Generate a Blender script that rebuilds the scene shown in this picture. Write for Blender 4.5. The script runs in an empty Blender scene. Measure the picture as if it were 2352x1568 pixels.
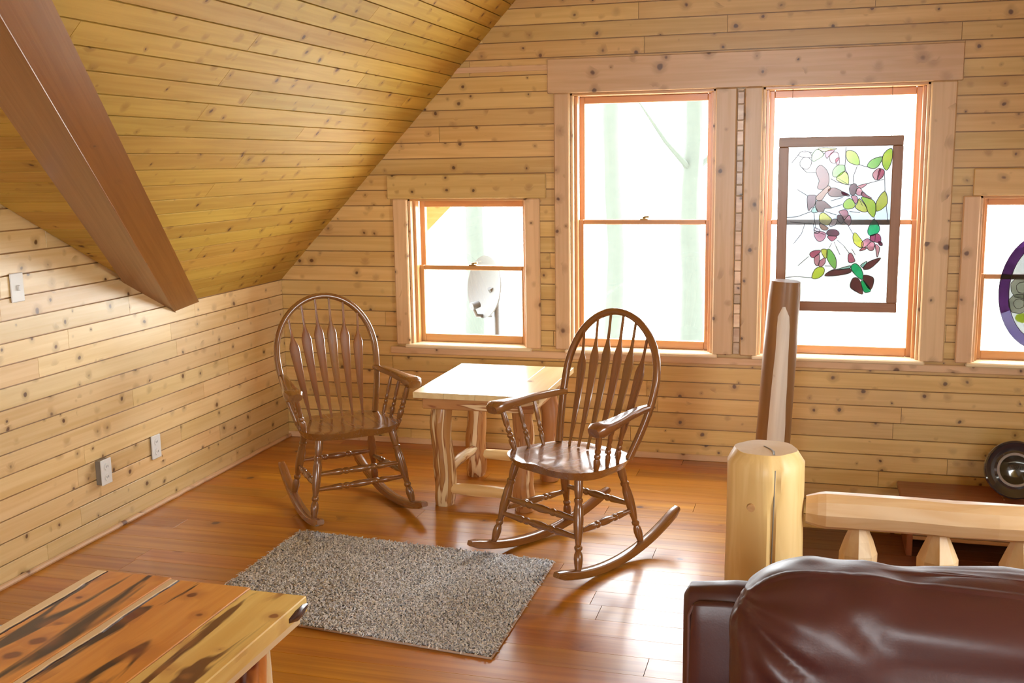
import bpy, math, random
import numpy as np
from mathutils import Vector, Matrix, noise
C = bpy.context.scene
COL = C.collection
rnd = random.Random(7)

# ------------------------------------------------------------------ camera
def cam_axes(yaw, pitch, roll):
    cy, sy = math.cos(yaw), math.sin(yaw)
    Ry = np.array([[cy, sy, 0], [-sy, cy, 0], [0, 0, 1]])
    B = np.array([[1, 0, 0], [0, 0, -1], [0, 1, 0]])
    cp, sp = math.cos(pitch), math.sin(pitch)
    Rx = np.array([[1, 0, 0], [0, cp, -sp], [0, sp, cp]])
    cr, sr = math.cos(roll), math.sin(roll)
    Rz = np.array([[cr, -sr, 0], [sr, cr, 0], [0, 0, 1]])
    return Rz @ Rx @ B @ Ry
R = cam_axes(.276207, .167623, -.0152727)
cd = bpy.data.cameras.new('camera')
cam = bpy.data.objects.new('camera', cd); COL.objects.link(cam)
M = Matrix.Identity(4)
for i in range(3):
    M[i][0] = R[0][i]; M[i][1] = -R[1][i]; M[i][2] = -R[2][i]
M.translation = Vector((3.0471, -5.7099, 1.63))
cam.matrix_world = M
cd.sensor_width = 36; cd.lens = 2441.5 / 2352 * 36; cd.clip_start = .02; cd.clip_end = 300
C.camera = cam

# ------------------------------------------------------------------ light
SKY = 22.0
w = bpy.data.worlds.new('world'); C.world = w; w.use_nodes = True
wn = w.node_tree; bg = wn.nodes['Background']
bg.inputs[0].default_value = (.93, .97, 1.0, 1); bg.inputs[1].default_value = SKY
C.view_settings.view_transform = 'Standard'; C.view_settings.look = 'None'
C.view_settings.exposure = 0.0; C.view_settings.gamma = 1
C.view_settings.use_curve_mapping = False
C.cycles.max_bounces = 7; C.cycles.adaptive_threshold = .02
def portal(name, loc, rot, sx, sy):
    l = bpy.data.lights.new(name, 'AREA'); l.shape = 'RECTANGLE'; l.size = sx; l.size_y = sy
    l.cycles.is_portal = True
    o = bpy.data.objects.new(name, l); COL.objects.link(o); o.location = loc; o.rotation_euler = rot
PI = math.pi
# window openings: x0,x1,z0,z1 in the far gable wall
WIN = [(.829, 1.523, .595, 1.43), (1.775, 2.548, .595, 1.985), (2.785, 3.585, .595, 1.985), (3.838, 4.532, .595, 1.43)]
for k, (x0, x1, z0, z1) in enumerate(WIN):
    portal('portal', ((x0 + x1) / 2, .30, (z0 + z1) / 2), (-PI / 2, 0, 0), x1 - x0, z1 - z0)
DW = (-4.6, -3.1, .95, 2.0)      # unseen right-hand dormer opening, sized for the light it lets in (y0,y1,z0,z1)
portal('portal', (5.5, (DW[0] + DW[1]) / 2, (DW[2] + DW[3]) / 2), (0, PI / 2, 0), DW[3] - DW[2], DW[1] - DW[0])
FW = (1.75, 3.45, 1.05, 2.45)          # unseen gable opening behind the viewer, sized to light the far wall
portal('portal', ((FW[0] + FW[1]) / 2, -8.75, (FW[2] + FW[3]) / 2), (PI / 2, 0, 0), FW[1] - FW[0], FW[3] - FW[2])

# ------------------------------------------------------------------ materials
def new_mat(name):
    m = bpy.data.materials.new(name); m.use_nodes = True
    nt = m.node_tree; nt.nodes.clear()
    out = nt.nodes.new('ShaderNodeOutputMaterial')
    b = nt.nodes.new('ShaderNodeBsdfPrincipled'); nt.links.new(b.outputs[0], out.inputs[0])
    return m, nt, b, out
class NT:
    """small helper for node graphs"""
    def __init__(s, nt): s.nt = nt
    def n(s, t, **k):
        x = s.nt.nodes.new(t)
        for a, v in k.items(): setattr(x, a, v)
        return x
    def put(s, sock, v):
        if isinstance(v, bpy.types.NodeSocket): s.nt.links.new(v, sock)
        elif v is not None: sock.default_value = v
    def math(s, op, a, b=None, c=None, clamp=False):
        x = s.n('ShaderNodeMath', operation=op, use_clamp=clamp)
        for i, v in enumerate((a, b, c)):
            if v is not None: s.put(x.inputs[i], v)
        return x.outputs[0]
    def vmath(s, op, a, b=None):
        x = s.n('ShaderNodeVectorMath', operation=op)
        s.put(x.inputs[0], a)
        if b is not None: s.put(x.inputs[1], b)
        return x.outputs[0]
    def mix(s, f, a, b, blend='MIX'):
        x = s.n('ShaderNodeMix', data_type='RGBA', blend_type=blend)
        s.put(x.inputs[0], f); s.put(x.inputs[6], a); s.put(x.inputs[7], b)
        return x.outputs[2]
    def noise(s, vec, scale=1, detail=2, rough=.5, dist=0):
        x = s.n('ShaderNodeTexNoise'); s.put(x.inputs['Vector'], vec)
        x.inputs['Scale'].default_value = scale; x.inputs['Detail'].default_value = detail
        x.inputs['Roughness'].default_value = rough; x.inputs['Distortion'].default_value = dist
        return x.outputs['Fac'], x.outputs['Color']
    def ramp(s, f, stops):
        x = s.n('ShaderNodeValToRGB'); e = x.color_ramp.elements
        while len(e) < len(stops): e.new(.5)
        for i, (p, c) in enumerate(stops):
            e[i].position = p; e[i].color = (c[0], c[1], c[2], 1) if not isinstance(c, (int, float)) else (c, c, c, 1)
        s.put(x.inputs[0], f); return x.outputs[0]
    def smooth(s, v, a, b):
        x = s.n('ShaderNodeMapRange', interpolation_type='SMOOTHSTEP')
        s.put(x.inputs[0], v); x.inputs[1].default_value = a; x.inputs[2].default_value = b
        return x.outputs[0]
def c4(c): return (c[0], c[1], c[2], 1)

def wood(name, light, dark, knot=(.10, .035, .01), density=.5, cell=(.17, .075), krad=.20, rough=.35, coat=.3, coat_r=.2,
         grain=(1.6, 38.0), contrast=.55, vary=.10, spec=.5, bump=.05, streak=None, blotch=.25):
    m, nt, b, out = new_mat(name); g = NT(nt)
    at = g.n('ShaderNodeAttribute', attribute_name='grain').outputs['Vector']
    r = g.n('ShaderNodeObjectInfo').outputs['Random']
    off = g.n('ShaderNodeCombineXYZ')
    for i, kk in enumerate((37.3, 91.7, 53.1)): g.put(off.inputs[i], g.math('MULTIPLY', r, kk))
    P = g.vmath('ADD', at, off.outputs[0])
    # knots
    wob = g.noise(P, 14, 2)[1]
    wob = g.vmath('MULTIPLY', g.vmath('SUBTRACT', wob, (.5, .5, .5)), (.03, .02, .02))
    K = g.vmath('MULTIPLY', g.vmath('ADD', P, wob), (1 / cell[0], 1 / cell[1], 1 / max(cell[1], .06)))
    vo = g.n('ShaderNodeTexVoronoi'); vo.feature = 'F1'; g.put(vo.inputs['Vector'], K); vo.inputs['Scale'].default_value = 1
    # cells are stretched: undo the stretch for round knots
    dv = g.vmath('MULTIPLY', g.vmath('SUBTRACT', K, vo.outputs['Position']), (cell[0] / cell[1], 1, .35))
    dist = g.n('ShaderNodeVectorMath', operation='LENGTH'); g.put(dist.inputs[0], dv); dist = dist.outputs['Value']
    sep = g.n('ShaderNodeSeparateColor'); g.put(sep.inputs[0], vo.outputs['Color'])
    on = g.math('GREATER_THAN', sep.outputs[0], 1 - density)
    rad = g.math('MULTIPLY', g.math('ADD', g.math('MULTIPLY', sep.outputs[1], .75), .25), krad)
    q = g.math('DIVIDE', dist, rad)
    core = g.math('MULTIPLY', g.math('SUBTRACT', 1, g.smooth(q, .55, 1.05)), on)
    halo = g.math('MULTIPLY', g.math('SUBTRACT', 1, g.smooth(q, .9, 2.8)), on)
    # grain
    bend = g.math('MULTIPLY', halo, .022)
    cb = g.n('ShaderNodeCombineXYZ'); g.put(cb.inputs[1], bend)
    G = g.vmath('MULTIPLY', g.vmath('ADD', P, cb.outputs[0]), (grain[0], grain[1], grain[1]))
    n1 = g.noise(G, 1, 3, .55, .6)[0]
    n2 = g.noise(g.vmath('MULTIPLY', P, (1.1, 7, 7)), 1, 2)[0]
    f = g.math('ADD', g.math('MULTIPLY', g.smooth(n1, .3, .7), contrast), g.math('MULTIPLY', g.smooth(n2, .3, .7), blotch), clamp=True)
    col = g.mix(f, c4(light), c4(dark))
    if streak:
        n3 = g.noise(g.vmath('MULTIPLY', P, streak[1]), 1, 3, .55, .8)[0]
        col = g.mix(g.smooth(n3, streak[2], streak[2] + .06), col, c4(streak[0]))
        if len(streak) > 3:
            n4 = g.math('ABSOLUTE', g.math('SUBTRACT', n3, streak[2] + .01))
            col = g.mix(g.math('SUBTRACT', 1, g.smooth(n4, .0, .03)), col, c4(streak[3]))
    col = g.mix(g.math('MULTIPLY', halo, .45), col, c4([(a * .5 + k_ * 1.2) * .8 for a, k_ in zip(dark, knot)]))
    col = g.mix(g.math('MULTIPLY', core, .9), col, c4(knot))
    hv = g.n('ShaderNodeHueSaturation'); g.put(hv.inputs['Color'], col)
    r2 = g.math('FRACT', g.math('MULTIPLY', r, 17.31))
    g.put(hv.inputs['Value'], g.math('ADD', g.math('MULTIPLY', g.math('SUBTRACT', r2, .5), 2 * vary), 1))
    g.put(hv.inputs['Hue'], g.math('ADD', g.math('MULTIPLY', g.math('SUBTRACT', r, .5), .012), .5))
    g.put(b.inputs['Base Color'], hv.outputs[0])
    g.put(b.inputs['Roughness'], g.math('ADD', g.math('MULTIPLY', n1, .12), rough - .06))
    b.inputs['Specular IOR Level'].default_value = spec
    b.inputs['Coat Weight'].default_value = coat; b.inputs['Coat Roughness'].default_value = coat_r
    bp = g.n('ShaderNodeBump'); bp.inputs['Strength'].default_value = bump * 4; bp.inputs['Distance'].default_value = .002
    g.put(bp.inputs['Height'], n1); g.put(b.inputs['Normal'], bp.outputs[0])
    return m
def plain(name, col, rough=.5, metal=0, coat=0, spec=.5, noise_amt=0, nscale=20, bump=0):
    m, nt, b, out = new_mat(name); g = NT(nt)
    tc = g.n('ShaderNodeTexCoord').outputs['Object']
    f = g.noise(tc, nscale, 4)[0]
    cc = g.mix(g.math('MULTIPLY', f, noise_amt), c4(col), c4([x * .35 for x in col]))
    g.put(b.inputs['Base Color'], cc)
    b.inputs['Roughness'].default_value = rough; b.inputs['Metallic'].default_value = metal
    b.inputs['Coat Weight'].default_value = coat; b.inputs['Specular IOR Level'].default_value = spec
    if bump:
        bp = g.n('ShaderNodeBump'); bp.inputs['Strength'].default_value = bump; bp.inputs['Distance'].default_value = .004
        g.put(bp.inputs['Height'], f); g.put(b.inputs['Normal'], bp.outputs[0])
    return m
def glass_mat(name, tint, gloss=.05, rough=.02):
    m = bpy.data.materials.new(name); m.use_nodes = True; nt = m.node_tree; nt.nodes.clear(); g = NT(nt)
    out = g.n('ShaderNodeOutputMaterial')
    t = g.n('ShaderNodeBsdfTransparent'); gl = g.n('ShaderNodeBsdfGlossy'); gl.inputs['Roughness'].default_value = rough
    if len(tint) == 2:
        tc = g.n('ShaderNodeTexCoord').outputs['Object']
        f = g.noise(tc, 9, 3, .6, 1.0)[0]
        g.put(t.inputs[0], g.mix(g.smooth(f, .35, .65), c4(tint[0]), c4(tint[1])))
    else: t.inputs[0].default_value = c4(tint)
    mx = g.n('ShaderNodeMixShader'); mx.inputs[0].default_value = gloss
    nt.links.new(t.outputs[0], mx.inputs[1]); nt.links.new(gl.outputs[0], mx.inputs[2]); nt.links.new(mx.outputs[0], out.inputs[0])
    return m

PINE_L, PINE_D = (.76, .52, .205), (.59, .355, .105)
m_wall = wood('pine_wall_boards', PINE_L, PINE_D, density=.8, blotch=.45, rough=.38, coat=.35, coat_r=.28)
m_knee = wood('sheen_paled_left_wall_boards', (.80, .60, .31), (.66, .44, .17), density=.8, blotch=.4, rough=.34, coat=.4, coat_r=.28)  # wall pine made paler, window sheen put into the colour
m_ceil = wood('pine_ceiling_boards', (.60, .375, .075), (.45, .25, .038), density=.55, rough=.5, coat=.0, coat_r=.35, spec=.22)
m_back = wood('pine_groove_backing', (.46, .25, .09), (.38, .19, .06), density=.1)
m_trim = wood('pine_casing', (.74, .50, .29), (.60, .37, .18), density=.8, cell=(.24, .08), krad=.25, rough=.36, coat=.3, coat_r=.28)
m_sill = wood('window_lit_sill', (.90, .74, .50), (.78, .60, .36), density=.1, rough=.3, coat=.4, vary=.03)  # casing pine paled to hold the window light falling on the sill
m_sash = wood('fir_sash', (.60, .31, .12), (.47, .21, .07), density=.05, rough=.3, coat=.4, vary=.04)
m_valley = wood('stained_valley_boards', (.30, .105, .020), (.21, .065, .011), density=.25, cell=(.3, .12), krad=.12, rough=.35, coat=.3, vary=.05)
m_floor = wood('varnished_pine_floor', (.57, .235, .016), (.35, .115, .006), knot=(.09, .02, .006), density=.36, cell=(.5, .13), krad=.2,
               rough=.34, coat=.28, coat_r=.17, grain=(.8, 26), contrast=.6, vary=.10, spec=.32, bump=.03, blotch=.4)
m_floor_dark = wood('stained_shaded_landing', (.16, .045, .014), (.10, .026, .008), knot=(.03, .01, .004), density=.2, cell=(.5, .13), rough=.4, coat=.3, vary=.12)  # dark stain plus the landing's shade put into the colour
m_oak = wood('dark_oak_chair', (.27, .105, .026), (.15, .050, .011), knot=(.05, .015, .006), density=0, rough=.26, coat=.6, coat_r=.12,
             grain=(3, 60), contrast=.45, vary=.05, bump=.03)
m_log = wood('peeled_pine_log', (.92, .69, .34), (.74, .49, .19), knot=(.30, .17, .08), density=.16, cell=(.3, .16), krad=.13, rough=.5, coat=.1,
             grain=(2.6, 22), contrast=.75, vary=.06, bump=.2, blotch=.75)
m_logpale = wood('pale_hewn_log', (.86, .68, .43), (.70, .46, .22), knot=(.34, .2, .1), density=.4, cell=(.3, .16), krad=.12, rough=.5, coat=.1,
                 grain=(3, 22), contrast=.65, vary=.05, bump=.2, blotch=.75)
m_logend = wood('log_end_grain', (.70, .50, .27), (.58, .38, .18), density=0, rough=.6, coat=0, grain=(14, 14), contrast=.5)
m_pole = wood('brown_barked_post', (.30, .14, .05), (.20, .085, .03), knot=(.12, .05, .02), density=.2, cell=(.3, .16), krad=.12, rough=.45, coat=.2, grain=(2.2, 14), bump=.1)
m_facet = wood('weathered_grey_facet', (.72, .64, .54), (.58, .50, .41), knot=(.18, .12, .09), density=.3, cell=(.2, .1), krad=.1, rough=.45, coat=.2, grain=(2, 30))
m_cedar = wood('cedar_tabletop', (.80, .36, .085), (.64, .23, .04), knot=(.16, .03, .012), density=.85, cell=(.24, .13), krad=.24, rough=.32, coat=.25, coat_r=.12,
               grain=(2.2, 30), contrast=.55, streak=((.035, .010, .005), (1.3, 10, 10), .545), vary=.04, blotch=.4)
m_cedar_y = wood('yellow_cedar_tabletop', (.82, .58, .20), (.66, .36, .085), knot=(.22, .05, .02), density=.85, cell=(.24, .12), krad=.24, rough=.32, coat=.25, coat_r=.12,
                 grain=(2.2, 30), contrast=.5, streak=((.15, .05, .015), (1.3, 11, 11), .555), vary=.04, blotch=.4)
m_sap = wood('cream_sapwood_edge', (.82, .62, .34), (.74, .52, .25), density=.0, rough=.35, coat=.4, grain=(2.2, 30), contrast=.4,
             streak=((.30, .15, .06), (2.5, 20, 20), .70), vary=.04)
m_burn = wood('charred_edge_streak', (.05, .014, .006), (.03, .008, .004), density=0, rough=.35, coat=.5)
m_juniper = wood('juniper_log', (.56, .28, .10), (.38, .16, .045), knot=(.14, .04, .015), density=.2, cell=(.16, .07), krad=.14, rough=.35, coat=.4,
                 grain=(3, 20), contrast=.6, streak=((.80, .60, .34), (2.2, 22, 22), .53, (.30, .10, .03)), vary=.05, bump=.08)
m_sidetop = wood('cream_pine_tabletop', (.82, .66, .36), (.66, .46, .20), knot=(.16, .06, .02), density=.4, cell=(.3, .14), krad=.15, rough=.3, coat=.6, coat_r=.14,
                 grain=(2, 24), contrast=.5, vary=.05)
m_bench = wood('red_brown_bench', (.30, .095, .035), (.22, .06, .02), density=.05, rough=.35, coat=.4, vary=.03)
m_bench2 = wood('bench_apron', (.50, .26, .10), (.38, .17, .06), density=.1, rough=.4, coat=.2, vary=.03)
m_frame = wood('walnut_panel_frame', (.36, .17, .075), (.26, .11, .045), density=.05, rough=.4, coat=.2, vary=.03)
m_white = plain('white_plastic', (.78, .78, .74), .35)
m_slot = plain('socket_slot', (.05, .05, .05), .5)
m_box = plain('shaded_box_and_crack', (.22, .19, .15), .5)  # socket box's unlit side put into the colour; log cracks share it
m_brass = plain('aged_brass', (.35, .26, .12), .3, metal=1)
m_lead = plain('lead_came', (.055, .05, .05), .5, metal=.3)
m_leather = None
def leather():
    m, nt, b, out = new_mat('oxblood_leather'); g = NT(nt)
    tc = g.n('ShaderNodeTexCoord').outputs['Object']
    f = g.noise(tc, 5, 3)[0]
    g.put(b.inputs['Base Color'], g.mix(f, (.085, .022, .017, 1), (.055, .013, .011, 1)))
    b.inputs['Roughness'].default_value = .43; b.inputs['Specular IOR Level'].default_value = .65
    b.inputs['Coat Weight'].default_value = 0
    vo = g.n('ShaderNodeTexVoronoi'); g.put(vo.inputs['Vector'], tc); vo.inputs['Scale'].default_value = 240
    n2 = g.noise(tc, 22, 4, .6, .8)[0]
    h = g.math('ADD', g.math('MULTIPLY', vo.outputs['Distance'], .12), g.math('MULTIPLY', n2, .9))
    bp = g.n('ShaderNodeBump'); bp.inputs['Strength'].default_value = .13; bp.inputs['Distance'].default_value = .004
    g.put(bp.inputs['Height'], h); g.put(b.inputs['Normal'], bp.outputs[0])
    return m
m_leather = leather()
m_seam = plain('leather_piping', (.13, .05, .04), .4)

# ------------------------------------------------------------------ mesh helpers
class MB:
    def __init__(s): s.v = []; s.f = []; s.g = []; s.mi = []
    def add(s, vs, fs, gs, mi=0):
        o = len(s.v); s.v += [tuple(p) for p in vs]; s.g += [tuple(p) for p in gs]
        s.f += [tuple(i + o for i in f) for f in fs]; s.mi += [mi] * len(fs)
    def box(s, a, b, axis=0, bev=0, mi=0):
        a = Vector(a); b = Vector(b)
        if bev:
            c = (a + b) / 2; h = (b - a) / 2; vs = []
            pts = []
            for k in range(3):
                for sx in (-1, 1):
                    for sy in (-1, 1):
                        for sz in (-1, 1):
                            d = [h[0] * sx, h[1] * sy, h[2] * sz]
                            for j in range(3):
                                if j != k: d[j] -= math.copysign(min(bev, abs(h[j]) * .9), d[j])
                            pts.append(c + Vector(d))
            def id(k, sx, sy, sz): return k * 8 + (sx > 0) * 4 + (sy > 0) * 2 + (sz > 0)
            fs = []
            S = (-1, 1)
            for k in range(3):
                for sk in S:
                    q = []
                    for (p, r) in ((-1, -1), (1, -1), (1, 1), (-1, 1)):
                        d = [0, 0, 0]; d[k] = sk; d[(k + 1) % 3] = p; d[(k + 2) % 3] = r; q.append(id(k, *d))
                    fs.append(q if sk > 0 else q[::-1])
            for k in range(3):      # edges along axis k
                i, j = (k + 1) % 3, (k + 2) % 3
                for si in S:
                    for sj in S:
                        q = []
                        for (fk, sk) in ((i, -1), (i, 1), (j, 1), (j, -1)):
                            d = [0, 0, 0]; d[k] = sk; d[i] = si; d[j] = sj; q.append(id(fk, *d))
                        fs.append(q if si * sj < 0 else q[::-1])
            for sx in S:
                for sy in S:
                    for sz in S:
                        q = [id(0, sx, sy, sz), id(1, sx, sy, sz), id(2, sx, sy, sz)]
                        fs.append(q if sx * sy * sz > 0 else q[::-1])
            vs = pts
        else:
            vs = [Vector((x, y, z)) for x in (a.x, b.x) for y in (a.y, b.y) for z in (a.z, b.z)]
            fs = [(0, 1, 3, 2), (4, 6, 7, 5), (0, 4, 5, 1), (2, 3, 7, 6), (0, 2, 6, 4), (1, 5, 7, 3)]
        if axis == 0: gs = [(p.x, p.z, p.y) for p in vs]
        elif axis == 1: gs = [(p.y, p.x, p.z) for p in vs]
        else: gs = [(p.z, p.x, p.y) for p in vs]
        s.add(vs, fs, gs, mi)
    def sweep(s, pts, prof, seg=10, up=None, caps=True, jitter=0, mi=0, capmi=None, flat=0):
        """pts: path; prof: per point (a,b) half sizes"""
        pts = [Vector(p) for p in pts]; n = len(pts); vs = []; gs = []; L = 0
        t0 = (pts[1] - pts[0]).normalized()
        ref = Vector(up) if up else (Vector((0, 0, 1)) if abs(t0.z) < .8 else Vector((1, 0, 0)))
        for i, p in enumerate(pts):
            t = (pts[min(i + 1, n - 1)] - pts[max(i - 1, 0)]).normalized()
            side = t.cross(ref).normalized(); nrm = side.cross(t).normalized()
            if i: L += (p - pts[i - 1]).length
            pr = prof[i] if isinstance(prof[i], (tuple, list)) else (prof[i], prof[i])
            for k in range(seg):
                a = 2 * PI * k / seg; c_, s_ = math.cos(a), math.sin(a)
                if flat: # superellipse
                    c_ = math.copysign(abs(c_) ** flat, c_); s_ = math.copysign(abs(s_) ** flat, s_)
                j = 1 + (jitter * noise.noise(Vector((c_ * 1.7, s_ * 1.7, L * 9 + pts[0].x * 7))) if jitter else 0)
                vs.append(p + side * (pr[0] * c_ * j) + nrm * (pr[1] * s_ * j)); gs.append((L, pr[0] * c_, pr[1] * s_))
        fs = []
        for i in range(n - 1):
            for k in range(seg):
                k2 = (k + 1) % seg
                fs.append((i * seg + k, i * seg + k2, (i + 1) * seg + k2, (i + 1) * seg + k))
        s.add(vs, fs, gs, mi)
        if caps:
            b0 = len(s.v) - len(vs)
            s.f.append(tuple(b0 + k for k in range(seg))[::-1]); s.f.append(tuple(b0 + (n - 1) * seg + k for k in range(seg)))
            s.mi += [capmi if capmi is not None else mi] * 2
    def build(s, name, mats, parent=None, smooth=False, loc=(0, 0, 0)):
        me = bpy.data.meshes.new(name)
        l = Vector(loc)
        me.from_pydata([tuple(Vector(p) - l) for p in s.v], [], s.f)
        at = me.attributes.new('grain', 'FLOAT_VECTOR', 'POINT')
        at.data.foreach_set('vector', np.array(s.g, dtype=np.float32).ravel())
        if not isinstance(mats, (list, tuple)): mats = [mats]
        for m in mats: me.materials.append(m)
        if len(mats) > 1: me.polygons.foreach_set('material_index', s.mi)
        if smooth:
            me.polygons.foreach_set('use_smooth', [True] * len(me.polygons))
            if smooth != 'all': me.set_sharp_from_angle(angle=math.radians(38))
        me.update()
        o = bpy.data.objects.new(name, me); COL.objects.link(o); o.location = l
        if parent: o.parent = parent
        return o
def struct(o, label=None):
    o['kind'] = 'structure'
    if label: o['label'] = label
    return o
def thing(name, label, cat, loc=(0, 0, 0), rz=0, group=None):
    o = bpy.data.objects.new(name, None); COL.objects.link(o); o.location = loc; o.rotation_euler = (0, 0, rz)
    o.empty_display_size = .1
    return tag(o, label, cat, group)
def tag(o, label, cat, group=None):
    o['label'] = label; o['category'] = cat
    if group: o['group'] = group
    return o

def clip(poly, a, b, c):
    """keep a*u+b*v<=c"""
    out = []
    for i in range(len(poly)):
        p, q = poly[i], poly[(i + 1) % len(poly)]
        dp = a * p[0] + b * p[1] - c; dq = a * q[0] + b * q[1] - c
        if dp <= 0: out.append(p)
        if (dp < 0 < dq) or (dq < 0 < dp):
            t = dp / (dp - dq); out.append((p[0] + (q[0] - p[0]) * t, p[1] + (q[1] - p[1]) * t))
    return out
def area(p):
    return abs(sum(p[i][0] * p[(i + 1) % len(p)][1] - p[(i + 1) % len(p)][0] * p[i][1] for i in range(len(p)))) / 2
def boards(name, region, O, U, V, N, v0, v1, pitch, u0, u1, mat, parent, holes=(), thick=.012, cham=.0034, lens=(1.1, 2.6), seed=1, split_first=None):
    """tongue-and-groove boards running along U, each its own object"""
    rr = random.Random(seed); O, U, V, N = map(Vector, (O, U, V, N)); nrow = int(math.ceil((v1 - v0) / pitch - 1e-6)); cnt = 0
    for r in range(nrow):
        a, b = v0 + r * pitch, min(v0 + (r + 1) * pitch, v1)
        cuts = [u0]; x = u0 + rr.uniform(.25, lens[1])
        while x < u1 - .3: cuts.append(x); x += rr.uniform(*lens)
        cuts.append(u1)
        segs = [(cuts[i], cuts[i + 1]) for i in range(len(cuts) - 1)]
        for h in holes:
            ns = []
            for (p, q) in segs:
                if h[2] <= a + 1e-4 and h[3] >= b - 1e-4 and q > h[0] and p < h[1]:
                    if p < h[0] - .01: ns.append((p, h[0]))
                    if q > h[1] + .01: ns.append((h[1], q))
                else: ns.append((p, q))
            segs = ns
        for (p, q) in segs:
            polys = [[(p, a), (q, a), (q, b), (p, b)]]
            for (ha, hb, hc) in region: polys = [clip(t, ha, hb, hc) for t in polys]
            for h in holes:
                nn = []
                for t in polys:
                    if len(t) < 3: continue
                    if not (q > h[0] and p < h[1] and b > h[2] and a < h[3]): nn.append(t); continue
                    L_ = clip(t, 1, 0, h[0]); Rt = clip(t, -1, 0, -h[1]); mid = clip(clip(t, -1, 0, -h[0]), 1, 0, h[1])
                    nn += [L_, Rt, clip(mid, 0, 1, h[2]), clip(mid, 0, -1, -h[3])]
                polys = nn
            polys = [t for t in polys if len(t) >= 3 and area(t) > 2e-5]
            if not polys: continue
            mb = MB()
            for t in polys:
                n = len(t)
                front = [(min(max(c[0], p + .0012), q - .0012), min(max(c[1], a + cham), b - cham)) for c in t]
                mid = [(min(max(c[0], p + .0008), q - .0008), min(max(c[1], a + cham * .75), b - cham * .75)) for c in t]
                vs = [O + U * c[0] + V * c[1] + N * thick for c in front] + [O + U * c[0] + V * c[1] + N * (thick - .0006) for c in mid] + [O + U * c[0] + V * c[1] + N * .0 for c in mid]
                gs = [(c[0], c[1] - a + r * .31, 0) for c in front + list(mid) + list(mid)]
                fs = [tuple(range(n))]
                for i in range(n):
                    j = (i + 1) % n
                    fs.append((i, i + n, j + n, j)); fs.append((i + n, i + 2 * n, j + 2 * n, j + n))
                if U.cross(V).dot(N) < 0: fs = [f[::-1] for f in fs]
                mb.add(vs, fs, gs)
            c0 = Vector(mb.v[0])
            mb.build(name, mat, parent, loc=tuple(c0)); cnt += 1
    return cnt

# ------------------------------------------------------------------ room shell
TAN = 1.034; KZ = .966; RX = 2.69; RZ = KZ + TAN * RX; W = 2 * RX
FY = -8.6                                  # gable behind the viewer
D0 = -1.165; DT = .502; DA = -4.2          # left dormer: start, pitch, apex y
DZ = KZ + DT * (D0 - DA); DX = (DZ - KZ) / TAN
SLOT = .014
# far gable wall: slab with four openings (built in cells)
mb = MB()
xs = [-.3] + [c for wv in WIN for c in wv[:2]] + [W + .3]
T0, T1 = 0.0, .22
def gable_cell(x0, x1, z0, z1):
    # clip to gable outline
    poly = [(x0, z0), (x1, z0), (x1, z1), (x0, z1)]
    poly = clip(poly, -TAN, 1, KZ + .35); poly = clip(poly, TAN, 1, KZ + .35 + TAN * W)
    if len(poly) < 3: return
    n = len(poly)
    vs = [(p[0], T0, p[1]) for p in poly] + [(p[0], T1, p[1]) for p in poly]
    fs = [tuple(range(n)), tuple(range(2 * n - 1, n - 1, -1))] + [(i, i + n, (i + 1) % n + n, (i + 1) % n) for i in range(n)]
    mb.add(vs, fs, [(p[0], p[2], p[1]) for p in vs])
x = -.3
for (x0, x1, z0, z1) in WIN:
    gable_cell(x, x0, -1.6, 4.3); gable_cell(x0, x1, -1.6, z0); gable_cell(x0, x1, z1, 4.3); x = x1
gable_cell(x, W + .3, -1.6, 4.3)
wall_back = struct(mb.build('wall_back', m_back), 'far gable wall clad in knotty pine boards around four windows')
gable_reg = [(-TAN, 1, KZ), (TAN, 1, KZ + TAN * W)]
holesW = [tuple(h) for h in WIN]
GAP = (2.656, 2.694)
boards('board', gable_reg, (0, 0, 0), (1, 0, 0), (0, 0, 1), (0, -1, 0), 0, 2.61, .087, 0, 5.38, m_wall, wall_back, holesW, seed=4)
boards('board', [], (0, 0, 0), (1, 0, 0), (0, 0, 1), (0, -1, 0), -.696, 0, .087, 2.80, 5.38, m_wall, wall_back, (), seed=9)
# plain upper gable beyond the frame
# left knee wall + dormer gable
mb = MB()
vs2 = [(0, -.9), (0 + .0, KZ)]
outl = [(.22, -.9), (.22, KZ + .05), (D0, KZ + .05), (DA, DZ + .05), (2 * DA - D0, KZ + .05), (FY - .2, KZ + .05), (FY - .2, -.9)]
n = len(outl)
vs = [(0, p[0], p[1]) for p in outl] + [(-.2, p[0], p[1]) for p in outl]
mb.add(vs, [tuple(range(n)), tuple(range(2 * n - 1, n - 1, -1))] + [(i, i + n, (i + 1) % n + n, (i + 1) % n) for i in range(n)], [(p[1], p[2], 0) for p in vs])
wall_left = struct(mb.build('wall_left', m_back), 'low left wall clad in knotty pine boards rising into a dormer')
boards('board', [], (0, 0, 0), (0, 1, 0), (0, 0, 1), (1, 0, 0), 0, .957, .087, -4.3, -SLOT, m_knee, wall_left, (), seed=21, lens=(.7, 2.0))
boards('board', [(DT, 1, KZ + DT * D0), (-DT, 1, DZ - DT * DA)], (0, 0, 0), (0, 1, 0), (0, 0, 1), (1, 0, 0), .957, 1.914, .087, -4.3, D0 + .02, m_knee, wall_left, (), seed=22, lens=(.7, 2.0))
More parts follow.
